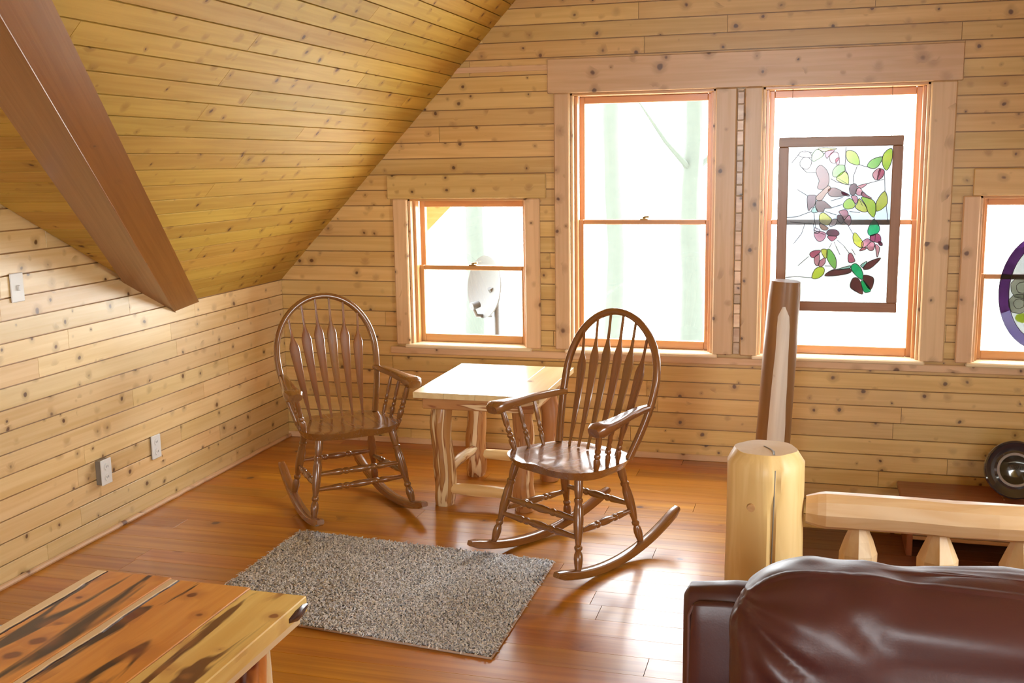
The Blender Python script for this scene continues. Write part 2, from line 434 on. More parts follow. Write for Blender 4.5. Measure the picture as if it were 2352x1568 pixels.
# ceiling slopes
S = math.sqrt(1 + TAN * TAN); SN = Vector((TAN / S, 0, -1 / S)); SU = Vector((1 / S, 0, TAN / S))
mb = MB(); Th = .16
def slab(pts, nrm, off=.003):
    n = len(pts); N_ = Vector(nrm).normalized(); P = [Vector(p) - N_ * off for p in pts]
    vs = P + [p - N_ * Th for p in P]
    gs = [(p.y, (p.z + p.x) * .8, 0) for p in vs]
    mb.add(vs, [tuple(range(n)), tuple(range(2 * n - 1, n - 1, -1))] + [(i, i + n, (i + 1) % n + n, (i + 1) % n) for i in range(n)], gs)
EV = .55   # roof runs on past the gable as an overhang
def Ls(x, y): return (x, y, KZ + TAN * x)
slab([Ls(-.35, EV), Ls(-.35, D0), Ls(0, D0), Ls(DX, DA), Ls(RX, DA), Ls(RX, EV)], SN)
slab([Ls(RX, DA), Ls(DX, DA), Ls(0, 2 * DA - D0), Ls(0, FY), Ls(RX, FY)], SN)
dn = Vector((0, DT, -1)); dn = Vector((0, -(-DT), -1))
def Ds(x, y): return (x, y, KZ + DT * (D0 - y)) if y > DA else (x, y, KZ + DT * (y - (2 * DA - D0)))
slab([(-.3, D0, KZ), (0, D0, KZ), (DX, DA, DZ), (-.3, DA, DZ)], (0, -DT, -1))
slab([(-.3, 2 * DA - D0, KZ), (0, 2 * DA - D0, KZ), (DX, DA, DZ), (-.3, DA, DZ)], (0, DT, -1))
# right-hand slope with its dormer opposite
def Rs(x, y): return (x, y, KZ + TAN * (W - x))
RN = Vector((-TAN / S, 0, -1 / S)); RD0 = -1.6; RDA = -3.8; RDT = .62; RDZ = KZ + RDT * (RD0 - RDA); RDX = W - (RDZ - KZ) / TAN
slab([Rs(RX, EV), Rs(RX, RDA), Rs(RDX, RDA), Rs(W, RD0), Rs(W + .35, RD0), Rs(W + .35, EV)], RN)
slab([Rs(RX, RDA), Rs(RX, FY), Rs(W, FY), Rs(W, 2 * RDA - RD0), Rs(RDX, RDA)], RN)
slab([(W + .3, RD0, KZ), (W, RD0, KZ), (RDX, RDA, RDZ), (W + .3, RDA, RDZ)], (0, -RDT, -1))
slab([(W + .3, 2 * RDA - RD0, KZ), (W, 2 * RDA - RD0, KZ), (RDX, RDA, RDZ), (W + .3, RDA, RDZ)], (0, RDT, -1))
ceiling = struct(mb.build('ceiling', m_ceil), 'sloping board ceiling with a dormer on the left')
# boards on the left main slope (u along y, v up the slope)
vmax = 2.70
creg = [(-1, -(DX / (DA - D0)) / -1 * 0, 99)]
# valley limit in (y, s): x = s/S ; need y >= D0 + x*(DA-D0)/DX
kv = (DA - D0) / DX / S
boards('board', [(-1, kv, -D0)], (0, 0, KZ), (0, 1, 0), SU, SN, 0, vmax, .0835, -4.3, -.002, m_ceil, ceiling, (), seed=31, lens=(1.4, 3.2))
# boards on the near dormer slope: run along x, climb toward the viewer
S2 = math.sqrt(1 + DT * DT); DU = Vector((0, -1 / S2, DT / S2)); DN = Vector((0, -DT / S2, -1 / S2))
kx = DX / ((D0 - DA) * S2)
boards('board', [(1, -kx, 0)], (0, D0, KZ), (1, 0, 0), DU, DN, 0, 2.7, .087, .014, 1.6, m_ceil, ceiling, (), seed=32, lens=(1.4, 3.2))
# valley cladding: two wide stained boards meeting on the valley edge
d = Vector((.479, -1, .462))
P0 = Vector((0, -1.109, .91)); PR = Vector((0, -.885, .93)); PL = Vector((0, -1.498, 1.098))
vroot = bpy.data.objects.new('trim_1', None); COL.objects.link(vroot); struct(vroot, 'stained boards cladding the dormer valley like a slanting beam')
for (A, B, nm) in ((P0, PR, 'r'), (P0, PL, 'l')):
    mb = MB(); e = (B - A); nn = e.cross(d).normalized()
    if nn.z > 0: nn = -nn
    Lg = 3.05; ua = e.normalized()
    q = [A, B, B + d * Lg, A + d * Lg]; inn = [p - nn * .035 for p in q]
    vs = q + inn; dl = d.length
    gs = [(0, 0, 0), (0, e.length, 0), (Lg * dl, e.length, 0), (Lg * dl, 0, 0)] + [(0, 0, .04), (0, e.length, .04), (Lg * dl, e.length, .04), (Lg * dl, 0, .04)]
    mb.add(vs, [(0, 1, 2, 3), (7, 6, 5, 4), (0, 4, 5, 1), (1, 5, 6, 2), (2, 6, 7, 3), (3, 7, 4, 0)], gs)
    mb.build('board', m_valley, vroot)
# bead strip on the meeting edge
mb = MB(); mb.sweep([P0 + Vector((0.002, 0, 0)), P0 + d * 3.05], [.003, .003], 6); mb.build('bead', m_valley, vroot)
# right knee wall + dormer gable with its unseen opening sized for light
mb = MB()
def yz(y0, y1, z0, z1):
    poly = [(y0, z0), (y1, z0), (y1, z1), (y0, z1)]
    if z1 > KZ + .06:
        poly = clip(poly, RDT, 1, KZ + .05 + RDT * RD0); poly = clip(poly, -RDT, 1, RDZ + .05 - RDT * RDA)
    if len(poly) < 3: return
    n = len(poly); vs = [(W, p[0], p[1]) for p in poly] + [(W + .2, p[0], p[1]) for p in poly]
    mb.add(vs, [tuple(range(n)), tuple(range(2 * n - 1, n - 1, -1))] + [(i, i + n, (i + 1) % n + n, (i + 1) % n) for i in range(n)], [(p[1], p[2], 0) for p in vs])
yz(FY - .2, DW[0], -1.6, KZ + .05); yz(DW[1], .22, -1.6, KZ + .05); yz(DW[0], DW[1], -1.6, DW[2])
yz(-6.2, DW[0], KZ, 2.6); yz(DW[1], -1.2, KZ, 2.6); yz(DW[0], DW[1], DW[3], 2.6)
wall_right = struct(mb.build('wall_right', m_wall), 'right wall with an unseen dormer opening sized for its light')
mb = MB()
for (x0, x1, z0, z1) in ((-.2, FW[0], -.9, 4.3), (FW[1], W + .2, -.9, 4.3), (FW[0], FW[1], -.9, FW[2]), (FW[0], FW[1], FW[3], 4.3)):
    poly = [(x0, z0), (x1, z0), (x1, z1), (x0, z1)]
    poly = clip(poly, -TAN, 1, KZ + .1); poly = clip(poly, TAN, 1, KZ + .1 + TAN * W)
    n = len(poly); vs = [(p[0], FY, p[1]) for p in poly] + [(p[0], FY - .2, p[1]) for p in poly]
    mb.add(vs, [tuple(range(n)), tuple(range(2 * n - 1, n - 1, -1))] + [(i, i + n, (i + 1) % n + n, (i + 1) % n) for i in range(n)], [(p[0], p[2], 0) for p in vs])
wall_front = struct(mb.build('wall_front', m_wall), 'gable wall behind the viewer')

# floor: base slab with the stair opening at the right, planks on top
OX, OY = 2.965, -2.80       # stair opening: x>OX, y>OY
mb = MB()
mb.box((-.0, OY, -.25), (OX, 0, -.018)); mb.box((0, FY, -.25), (W, OY, -.018))
floor = struct(mb.build('floor', m_floor), 'glossy orange-brown pine plank floor')
boards('plank', [], (0, 0, -.016), (1, 0, 0), (0, 1, 0), (0, 0, 1), -4.55, OY, .125, .0, W, m_floor, floor, (), thick=.016, cham=.0009, seed=41, lens=(1.6, 3.4))
boards('plank', [], (0, 0, -.016), (1, 0, 0), (0, 1, 0), (0, 0, 1), OY, 0, .1273, .0, OX, m_floor, floor, (), thick=.016, cham=.0009, seed=42, lens=(1.6, 3.4))
mb = MB(); mb.box((0, FY, -.017), (W, -4.55, 0), 0); mb.build('floor_field', m_floor, floor)
# nosing along the opening
mb = MB(); mb.box((OX - .005, OY, -.16), (OX + .02, 0, -.001), 1, .004); mb.box((OX, OY - .02, -.16), (W, OY, -.001), 0, .004)
struct(mb.build('trim_2', m_floor), 'board edging of the stair opening')
# landing two steps down inside the opening
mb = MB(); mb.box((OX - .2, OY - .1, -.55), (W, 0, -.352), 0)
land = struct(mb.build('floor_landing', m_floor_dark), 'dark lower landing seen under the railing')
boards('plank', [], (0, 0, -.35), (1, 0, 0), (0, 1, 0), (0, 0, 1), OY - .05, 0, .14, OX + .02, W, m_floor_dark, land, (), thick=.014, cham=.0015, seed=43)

# baseboards
mb = MB(); mb.box((0, -.024, 0), (2.86, -.012, .034), 0, .003)
struct(mb.build('baseboard_back', m_trim), 'thin pine strip at the foot of the far wall')
mb = MB(); pts = [(.022, -4.3 + i * 4.28 / 60, .010 + .004 * noise.noise(Vector((i * .9, 3, 0)))) for i in range(61)]
mb.sweep(pts, [(.012 + .004 * noise.noise(Vector((i * .7, 0, 1))), .012) for i in range(61)], 8)
struct(mb.build('baseboard_left', m_trim, smooth=True), 'rough rounded strip at the foot of the left wall')

# header boards over the windows
def plank_box(name, a, b, axis, mat, parent=None, bev=.004):
    mb = MB(); mb.box(a, b, axis, bev); o = mb.build(name, mat, parent); return o
struct(plank_box('trim_3', (1.655, -.034, 1.985), (3.728, -.012, 2.165), 0, m_trim), 'wide pine header board over the two tall windows')
struct(plank_box('trim_4', (.712, -.034, 1.430), (1.640, -.012, 1.562), 0, m_wall), 'pine header board over the small left window')
struct(plank_box('trim_5', (3.80, -.034, 1.430), (4.68, -.012, 1.562), 0, m_wall), 'pine header board over the small right window')
struct(plank_box('trim_6', (1.05, -.020, 2.11), (2.12, -.012, 2.14), 0, m_trim, bev=.002), 'narrow pale strip nailed above the header board')
struct(plank_box('trim_7', (.70, -.030, .540), (5.0, -.012, .580), 0, m_trim), 'pine apron strip running under all four window sills')

# ------------------------------------------------------------------ windows
m_pane = glass_mat('window_glass', (.97, .98, .98), .04)
def window(idx, wv, casL, casR, label, stile=.042, lock=True, midz=None, left_deep=.03):
    x0, x1, z0, z1 = wv
    root = bpy.data.objects.new('window_%d' % idx, None); COL.objects.link(root); root.location = ((x0 + x1) / 2, 0, z0)
    struct(root, label)
    def P(nm, f, mat, parent=root, smooth=False):
        m_ = MB(); f(m_)
        c = Vector(root.location)
        m_.v = [tuple(Vector(p) - c) for p in m_.v]
        return m_.build(nm, mat, parent, smooth)
    # jamb lining
    P('jamb', lambda m_: m_.box((x0, -.012, z0), (x0 + .014, .20, z1), 2, .002), m_trim)
    P('jamb', lambda m_: m_.box((x1 - .014, -.012, z0), (x1, .20, z1), 2, .002), m_trim)
    P('head', lambda m_: m_.box((x0, -.012, z1 - .014), (x1, .20, z1), 0, .002), m_sash)
    P('sill', lambda m_: m_.box((x0 - .03, -.050, z0 - .018), (x1 + .03, .20, z0 + .004), 0, .006), m_sill)
    # casings stand proud of the boards
    for (a, b) in (casL, casR):
        P('casing', lambda m_: m_.box((a, -.040, z0 - .0), (b, -.012, z1 + (0 if b - a < .2 else 0)), 2, .006), m_trim)
    # stops
    for (a, b) in ((x0 + .014, x0 + .030), (x1 - .030, x1 - .014)):
        P('stop', lambda m_: m_.box((a, .03, z0), (b, .075, z1 - .014), 2, .002), m_sash)
    a, b = x0 + .022, x1 - .022
    # lower sash in front, upper sash behind
    def sash(nm, y0, y1, zb, zt, rb, rt, st):
        def f(m_):
            m_.box((a, y0, zb), (a + st, y1, zt), 2, .003); m_.box((b - st, y0, zb), (b, y1, zt), 2, .003)
            m_.box((a + st, y0 + .001, zb), (b - st, y1 - .001, zb + rb), 0, .003); m_.box((a + st, y0 + .001, zt - rt), (b - st, y1 - .001, zt), 0, .003)
        s_ = P(nm, f, m_sash)
        m_ = MB(); c = Vector(root.location); ym = (y0 + y1) / 2
        m_.box((a + st - .004, ym - .002, zb + rb - .004), (b - st + .004, ym + .002, zt - rt + .004))
        m_.v = [tuple(Vector(p) - c) for p in m_.v]; m_.build('pane', m_pane, s_)
    sash('upper_sash', .115, .15, midz - .018, z1 - .014, .026, .038, stile * .75)
    sash('lower_sash', .076, .111, z0 + .004, midz + .010, .045, .026, stile * .75)
    if lock:
        def f(m_):
            xm = (x0 + x1) / 2
            m_.box((xm - .022, .078, midz + .010), (xm + .022, .106, midz + .016), 0, .002)
            m_.sweep([(xm, .09, midz + .014), (xm, .09, midz + .026)], [.011, .008], 10)
            m_.sweep([(xm, .09, midz + .024), (xm + .03, .08, midz + .026)], [.005, .006], 8)
        P('lock', f, m_brass)
    return root
window(1, WIN[0], (.745, .829), (1.520, 1.604), 'small double-hung window at the left showing a round dish outside', midz=1.035)
window(2, WIN[1], (1.690, 1.775), (2.548, 2.656), 'tall clear double-hung window behind the nearer rocking chair', midz=1.297)
window(3, WIN[2], (2.694, 2.785), (3.585, 3.705), 'tall double-hung window with the flower and bird glass panel', midz=1.297)
window(4, WIN[3], (3.758, 3.838), (4.532, 4.615), 'small double-hung window with the purple-rimmed oval glass', midz=1.025, lock=False)
# pale blocks stand in for brightly lit wall boards in the casing gap
gaproot = bpy.data.objects.new('trim_8', None); COL.objects.link(gaproot); struct(gaproot, 'pale blocks standing in for brightly lit wall boards between the tall window casings')
z = .60
m_lit_block = wood('lit_board_blocks', (.80, .62, .45), (.62, .42, .27), density=.4, cell=(.08, .06), krad=.3, vary=.28, contrast=.8, grain=(9, 30))
while z < 1.97:
    h = rnd.uniform(.05, .095); h = min(h, 1.98 - z)
    plank_box('block', (GAP[0] + .002, -.030 + rnd.uniform(-.004, .006), z + .0015), (GAP[1] - .002, -.012, z + h - .0015), 0, m_lit_block, gaproot, .003); z += h

# ------------------------------------------------------------------ outside
def ground_mat():
    m, nt, b, out = new_mat('leaf_litter_ground'); g = NT(nt)
    tc = g.n('ShaderNodeTexCoord').outputs['Object']; f = g.noise(tc, .8, 5)[0]
    g.put(b.inputs['Base Color'], g.mix(f, (.62, .60, .54, 1), (.50, .52, .44, 1))); b.inputs['Roughness'].default_value = .9
    return m
mb = MB(); mb.v = []; mb.add([(-60, -60, -3.6), (60, -60, -3.6), (60, 60, -3.6), (-60, 60, -3.6)], [(0, 1, 2, 3)], [(0, 0, 0)] * 4)
struct(mb.build('ground', ground_mat()), 'bright ground outside the cabin')
m_bark = plain('pale_green_bark', (.050, .058, .045), .9, noise_amt=.35, nscale=6)
def tree(x, y, r, h, label):
    t = thing('tree', label, 'tree', (x, y, -3.6), group='tree trunks outside the windows')
    mb = MB(); n = 14
    mb.sweep([(.15 * noise.noise(Vector((x, i * .4, 0))), .15 * noise.noise(Vector((y, i * .4, 5))), h * i / n) for i in range(n + 1)], [r * (1.25 if i == 0 else 1 - .6 * i / n) for i in range(n + 1)], 10, jitter=.12)
    mb.build('trunk', m_bark, t, True)
    for k in range(7):
        a = rnd.uniform(0, 2 * PI); z = h * rnd.uniform(.35, .9); L = rnd.uniform(.8, 2.0)
        mb = MB(); mb.sweep([(0, 0, z), (math.cos(a) * L * .5, math.sin(a) * L * .5, z + L * .35), (math.cos(a) * L, math.sin(a) * L, z + L * .8)], [r * .25, r * .16, r * .05], 6)
        mb.build('branch', m_bark, t, True)
tree(-.30, 12.5, .20, 13, 'pale tree trunk outside, seen through the left part of the tall clear window')
tree(.80, 15, .26, 13, 'pale tree trunk outside, seen through the right part of the tall clear window')
tree(-3.9, 16, .26, 13, 'pale tree trunk outside behind the round dish, seen through the small left window')
mb = MB(); q_ = [(.55, 1.02), (1.30, 1.735), (1.30, 1.95), (.55, 1.95)]
n = len(q_); mb.add([(p[0], .50, p[1]) for p in q_] + [(p[0], .54, p[1]) for p in q_], [tuple(range(n)), tuple(range(2 * n - 1, n - 1, -1))] + [(i, i + n, (i + 1) % n + n, (i + 1) % n) for i in range(n)], [(p[0], p[1], 0) for p in q_] * 2)
struct(mb.build('trim_9', m_trim), 'pine board of the eaves outside the small left window')
# dish aerial outside the small window
dish = thing('satellite_dish', 'grey round dish aerial outside the small left window', 'satellite dish', (.93, 1.25, .42))
mb = MB(); nr, ns = 8, 36
cx, cz = 0.0, .36; R0 = .215
ax = Vector((-.66, -.74, .12)).normalized(); s1 = ax.cross(Vector((0, 0, 1))).normalized(); s2 = s1.cross(ax)
vs = []; fs = []
for i in range(nr + 1):
    rr_ = i / nr
    for k in range(ns):
        a = 2 * PI * k / ns
        vs.append(Vector((cx, 0, cz)) + s1 * (R0 * rr_ * math.cos(a)) + s2 * (R0 * rr_ * math.sin(a)) + ax * (.06 * rr_ * rr_))
for i in range(nr):
    for k in range(ns): fs.append((i * ns + k, i * ns + (k + 1) % ns, (i + 1) * ns + (k + 1) % ns, (i + 1) * ns + k))
o_ = len(vs); vs2_ = [v - ax * .008 for v in vs]; fs += [tuple(j + o_ for j in f[::-1]) for f in fs]
vs += vs2_
fs += [(nr * ns + k, nr * ns + (k + 1) % ns, o_ + nr * ns + (k + 1) % ns, o_ + nr * ns + k) for k in range(ns)]
mb.add(vs, fs, [tuple(v) for v in vs]); m_dish = plain('dish_grey', (.043, .041, .037), .6); mb.build('reflector', m_dish, dish, True)
m_dish2 = plain('dish_arm_grey', (.04, .04, .042), .5)
mb = MB(); mb.sweep([Vector((0, 0, .16)), Vector((0, 0, .16)) + ax * .12, Vector((0, 0, .22)) + ax * .15], [.012, .012, .012], 8); mb.build('arm', m_dish2, dish, True)
mb = MB(); mb.sweep([Vector((0, 0, .22)) + ax * .16, Vector((0, 0, .24)) + ax * .10], [.028, .024], 12); mb.build('receiver', m_dish2, dish, True)
mb = MB(); mb.sweep([(.03, .03, -.9), (.03, .03, .30)], [.022, .022], 10); mb.sweep([(.03, .03, .30), (0, 0, .36)], [.03, .03], 8); mb.build('mast', m_dish2, dish, True)
mb = MB(); mb.box((-.10, -.25, -.98), (.16, .2, -.90)); mb.box((.0, -.95, -1.02), (.06, .2, -.95)); mb.build('bracket', m_dish2, dish)

# ------------------------------------------------------------------ stained glass
def poly_prism(mb, pts, y0, y1, mi=0):
    n = len(pts); vs = [(p[0], y0, p[1]) for p in pts] + [(p[0], y1, p[1]) for p in pts]
    mb.add(vs, [tuple(range(n)), tuple(range(2 * n - 1, n - 1, -1))] + [(i, i + n, (i + 1) % n + n, (i + 1) % n) for i in range(n)], [(p[0], p[2], p[1]) for p in vs], mi)
K = 1.0 / SKY
G_ = {'lime': ((.55, .85, .05), (.80, .90, .10)), 'green': ((.30, .75, .15), (.5, .85, .25)), 'emerald': ((.0, .55, .18), (.05, .75, .35)),
      'pink': ((.80, .30, .38), (.90, .50, .55)), 'rose': ((.60, .10, .20), (.75, .25, .32)), 'plum': ((.12, .02, .05), (.25, .05, .10)),
      'brown': ((.20, .05, .05), (.30, .09, .08)), 'tan': ((.45, .22, .14), (.55, .30, .2)), 'clear': ((.93, .95, .98), (1.0, 1.0, 1.0)),
      'blue': ((.70, .82, .95), (.88, .95, 1.0)), 'teal': ((.35, .65, .6), (.5, .8, .7)), 'yellow': ((.85, .85, .05), (.95, .92, .25)), 'blush': ((.95, .80, .80), (1., .9, .88)),
      'purple': ((.22, .05, .30), (.12, .02, .18)), 'violet': ((.38, .28, .75), (.55, .45, .85)), 'grey': ((.55, .55, .42), (.7, .68, .55))}
G_['clear_boost'] = G_['clear']; G_['blue_boost'] = G_['blue']  # boosted tint makes up for dimmer ground light behind the lower panes
GM = {k: glass_mat('stained_' + k, [[math.sqrt((c if k in ('clear', 'blue', 'clear_boost', 'blue_boost') else c ** 1.15) * ({'clear': K * 1.6, 'blue': K * 1.5, 'clear_boost': K * 2.5, 'blue_boost': K * 2.2}.get(k, .62))) for c in v[0]], [math.sqrt((c if k in ('clear', 'blue', 'clear_boost', 'blue_boost') else c ** 1.15) * ({'clear': K * 1.6, 'blue': K * 1.5, 'clear_boost': K * 2.5, 'blue_boost': K * 2.2}.get(k, .62))) for c in v[1]]], .06, .15) for k, v in G_.items()}
for k in ('purple', 'violet'): GM['rim_' + k] = glass_mat('rim_' + k, [[math.sqrt(c * K) for c in v] for v in G_[k]], .06, .15)
px0, px1, pz0, pz1 = 2.870, 3.468, .845, 1.729
pr = thing('stained_glass_panel', 'framed stained glass panel with two birds and pink flowers hung in the tall window', 'stained glass', ((px0 + px1) / 2, -.045, pz0))
cxp = (px0 + px1) / 2
def PP(nm, f, mat, parent=pr, smooth=False):
    m_ = MB(); f(m_); m_.v = [(p[0] - cxp, p[1], p[2] - pz0) for p in m_.v]; return m_.build(nm, mat, parent, smooth)
fw = .049
PP('frame_rail', lambda m_: m_.box((px0, -.012, pz1 - fw), (px1, .010, pz1), 0, .003), m_frame)
PP('frame_rail', lambda m_: m_.box((px0, -.012, pz0), (px1, .010, pz0 + fw), 0, .003), m_frame)
PP('frame_rail', lambda m_: m_.box((px0, -.011, pz0 + fw), (px0 + fw, .009, pz1 - fw), 2, .003), m_frame)
PP('frame_rail', lambda m_: m_.box((px1 - fw, -.011, pz0 + fw), (px1, .009, pz1 - fw), 2, .003), m_frame)
# traced in the panel's own plane: picture corner coordinates -> panel
def g2(x, y):
    # x,y in the zoomed picture of the panel (1157x1568); the glass quad is mapped to a rectangle
    tl, tr, br, bl = (125, 145), (1018, 133), (960, 1478), (95, 1465)
    v = (y - 140) / 1333.0
    xl = tl[0] + (bl[0] - tl[0]) * v; xr = tr[0] + (br[0] - tr[0]) * v
    u = (x - xl) / (xr - xl)
    return (px0 + fw + u * (px1 - px0 - 2 * fw), pz1 - fw - v * (pz1 - pz0 - 2 * fw))
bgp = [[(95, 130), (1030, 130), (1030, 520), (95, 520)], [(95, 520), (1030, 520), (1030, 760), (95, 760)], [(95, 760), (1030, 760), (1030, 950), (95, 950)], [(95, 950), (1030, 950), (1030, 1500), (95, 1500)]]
for i, q in enumerate(bgp):
    def f(m_, q=q):
        pts = [g2(*p) for p in q]; pts = [(min(max(p[0], px0 + fw - .003), px1 - fw + .003), min(max(p[1], pz0 + fw - .003), pz1 - fw + .003)) for p in pts]
        poly_prism(m_, pts, -.0012, .0012)
    PP('background_glass', f, GM[('clear', 'blue', 'blue_boost', 'clear_boost')[i]])
pieces = [
 ('leaf','green',[(325,240),(335,195),(375,160),(420,190),(425,215),(380,245),(340,262)]),('leaf','yellow',[(385,150),(470,150),(540,160),(440,180),(400,170)]),
 ('petal','rose',[(440,190),(490,165),(520,175),(470,225),(455,240)]),('petal','pink',[(490,195),(545,190),(560,235),(530,280),(490,270),(480,235)]),('petal','pink',[(530,250),(565,235),(560,290),(540,290)]),
 ('petal','blush',[(225,265),(265,225),(320,250),(315,300),(280,330),(230,305)]),('petal','blush',[(230,180),(300,180),(325,230),(265,225),(215,215)]),
 ('leaf','lime',[(625,180),(690,185),(725,230),(735,295),(680,290),(630,255)]),
 ('leaf','green',[(800,310),(840,255),(925,232),(905,295),(860,330)]),('leaf','lime',[(930,230),(965,180),(1010,170),(1005,270),(965,345),(930,300)]),
 ('petal','pink',[(850,365),(890,330),(915,340),(880,425),(850,400)]),('petal','rose',[(905,335),(945,350),(930,400),(885,425)]),
 ('leaf','green',[(505,350),(545,300),(605,300),(610,345),(560,390),(515,395)]),('leaf','lime',[(535,410),(600,350),(640,390),(640,460),(590,450)]),
 ('wing','brown',[(365,330),(400,295),(440,320),(465,355),(475,400),(470,460),(425,500),(375,490),(390,430),(370,380)]),
 ('body','tan',[(360,570),(410,520),(470,470),(490,500),(450,540),(415,590),(385,600)]),
 ('wing','brown',[(470,500),(530,490),(590,520),(640,545),(590,560),(520,565),(475,550)]),('wing','plum',[(585,520),(650,550),(640,560),(590,545)]),
 ('tail','plum',[(290,560),(330,548),(365,560),(350,640),(320,660),(300,685),(290,640)]),('tail','brown',[(370,600),(430,600),(480,640),(495,660),(440,665),(430,690),(380,690),(360,650)]),
 ('tail','teal',[(325,680),(355,650),(380,690),(360,700),(335,700)]),
 ('berry','plum',[(648,500),(665,465),(700,455),(715,485),(700,540),(665,550)]),('petal','pink',[(705,510),(735,490),(760,520),(745,555),(710,545)]),
 ('petal','pink',[(720,475),(800,455),(760,490),(740,490)]),('petal','rose',[(760,520),(800,555),(840,580),(780,570),(750,550)]),('petal','pink',[(665,560),(710,560),(720,600),(700,625),(680,590)]),
 ('leaf','lime',[(600,620),(650,578),(695,620),(690,655),(640,670),(605,660)]),('leaf','yellow',[(700,655),(720,615),(735,580),(790,650),(800,690),(750,690)]),
 ('leaf','lime',[(750,570),(830,585),(865,615),(875,670),(855,740),(805,690),(790,640)]),('leaf','yellow',[(880,605),(945,520),(970,580),(960,640),(880,690)]),
 ('petal','plum',[(545,730),(570,720),(600,745),(590,790),(555,775)]),('petal','pink',[(560,690),(620,675),(640,720),(600,760),(585,725)]),('petal','pink',[(605,770),(650,720),(665,770),(650,810),(620,790)]),
 ('leaf','yellow',[(395,720),(430,700),(485,740),(500,770),(470,805),(425,800),(395,775)]),('petal','blush',[(505,760),(545,760),(530,805),(480,815)]),
 ('petal','tan',[(395,790),(470,830),(450,850),(410,840)]),('berry','plum',[(455,870),(480,845),(540,848),(565,880),(540,900),(470,895)]),('berry','rose',[(465,900),(545,905),(520,935),(500,945),(475,925)]),
 ('petal','pink',[(345,880),(400,860),(450,880),(430,935),(380,945)]),('petal','blush',[(350,830),(400,850),(380,880),(350,870)]),
 ('leaf','emerald',[(805,850),(830,790),(860,755),(900,810),(900,860),(850,895),(815,890)]),
 ('petal','rose',[(830,895),(890,880),(915,910),(910,960),(870,950),(830,935)]),('berry','plum',[(895,945),(925,955),(928,980),(900,975)]),
 ('leaf','yellow',[(680,900),(700,870),(750,930),(770,970),(745,1000),(690,960)]),('petal','pink',[(750,960),(800,920),(830,945),(800,980),(765,1000)]),('petal','pink',[(800,985),(840,945),(865,975),(850,1020),(815,1020)]),
 ('petal','rose',[(735,1025),(760,1000),(800,1000),(770,1020)]),('petal','pink',[(870,970),(905,1000),(885,1080),(875,1030)]),
 ('petal','rose',[(310,1060),(340,1030),(400,1025),(395,1050),(340,1090)]),('petal','pink',[(350,1090),(395,1060),(390,1150),(360,1150)]),('petal','pink',[(395,1120),(440,1090),(445,1130),(415,1165),(390,1160)]),
 ('leaf','green',[(460,1020),(490,1020),(530,1080),(540,1130),(530,1185),(490,1150),(460,1090)]),('leaf','yellow',[(410,1020),(460,1020),(455,1090),(430,1080)]),
 ('leaf','lime',[(330,1265),(350,1200),(390,1170),(435,1180),(430,1230),(380,1270)]),
 ('head','rose',[(640,1065),(665,1045),(690,1090),(695,1120),(645,1125)]),('body','emerald',[(665,1160),(700,1135),(740,1165),(765,1220),(765,1270),(735,1265),(680,1210)]),
 ('wing','brown',[(440,1245),(500,1195),(560,1190),(655,1180),(660,1215),(560,1240)]),('wing','teal',[(540,1190),(600,1170),(660,1155),(650,1180),(570,1190)]),
 ('wing','brown',[(765,1180),(800,1130),(860,1100),(915,1088),(860,1150),(810,1185)]),('wing','teal',[(745,1150),(800,1115),(770,1170)]),
 ('tail','brown',[(685,1260),(735,1275),(765,1395),(720,1385),(665,1350),(660,1310)]),('tail','brown',[(775,1235),(850,1255),(850,1320),(820,1360),(770,1280)]),
 ('tail','emerald',[(750,1285),(780,1290),(830,1365),(800,1385),(775,1380),(755,1330)])]
vines = [[(620,145),(610,330),(640,380)],[(725,290),(760,305),(800,315)],[(150,275),(230,180),(330,190)],[(420,215),(440,190)],[(235,310),(280,355),(370,360)],[(540,400),(645,465)],[(490,410),(540,440),(650,465),(680,460)],
 [(715,310),(680,400),(685,455)],[(945,345),(950,520)],[(860,740),(860,770)],[(110,740),(200,735),(320,690)],[(200,500),(290,555)],[(495,660),(590,630)],[(445,690),(540,720)],[(490,600),(595,570)],
 [(270,790),(240,880),(170,970)],[(340,790),(350,850),(440,890)],[(545,935),(600,980),(650,1050)],[(640,810),(680,880)],[(520,950),(545,1010),(570,1060)],[(800,455),(860,440),(940,420)],[(100,1265),(200,1255),(330,1265)],
 [(210,1160),(300,1080)],[(480,1000),(500,960)],[(670,1010),(700,1060)],[(440,1160),(490,1160)],[(650,690),(740,700)],[(960,640),(975,780)],[(735,590),(760,640)],[(360,830),(345,700)],[(870,890),(860,1000)],[(140,780),(260,790),(330,790)]]
def round_poly(pts, m=3):
    out = []; n = len(pts)
    for i in range(n):
        p0, p1, p2, p3 = (pts[(i + k - 1) % n] for k in range(4))
        for j in range(m):
            t = j / m; T2 = t * t; T3 = T2 * t
            out.append(tuple(.5 * (2 * b_ + (c_ - a_) * t + (2 * a_ - 5 * b_ + 4 * c_ - d_) * T2 + (3 * b_ - a_ - 3 * c_ + d_) * T3) * 1.0 for a_, b_, c_, d_ in zip(p0, p1, p2, p3)))
    return out
for nm, colr, pts in pieces:
    q = [g2(*p) for p in round_poly(pts)]
    ar = sum(q[i][0] * q[(i + 1) % len(q)][1] - q[(i + 1) % len(q)][0] * q[i][1] for i in range(len(q)))
    if ar < 0: q = q[::-1]
    pc = PP(nm, lambda m_: poly_prism(m_, q, -.0040, -.0016), GM[colr])
    cx_ = sum(p[0] for p in q) / len(q); cz_ = sum(p[1] for p in q) / len(q)
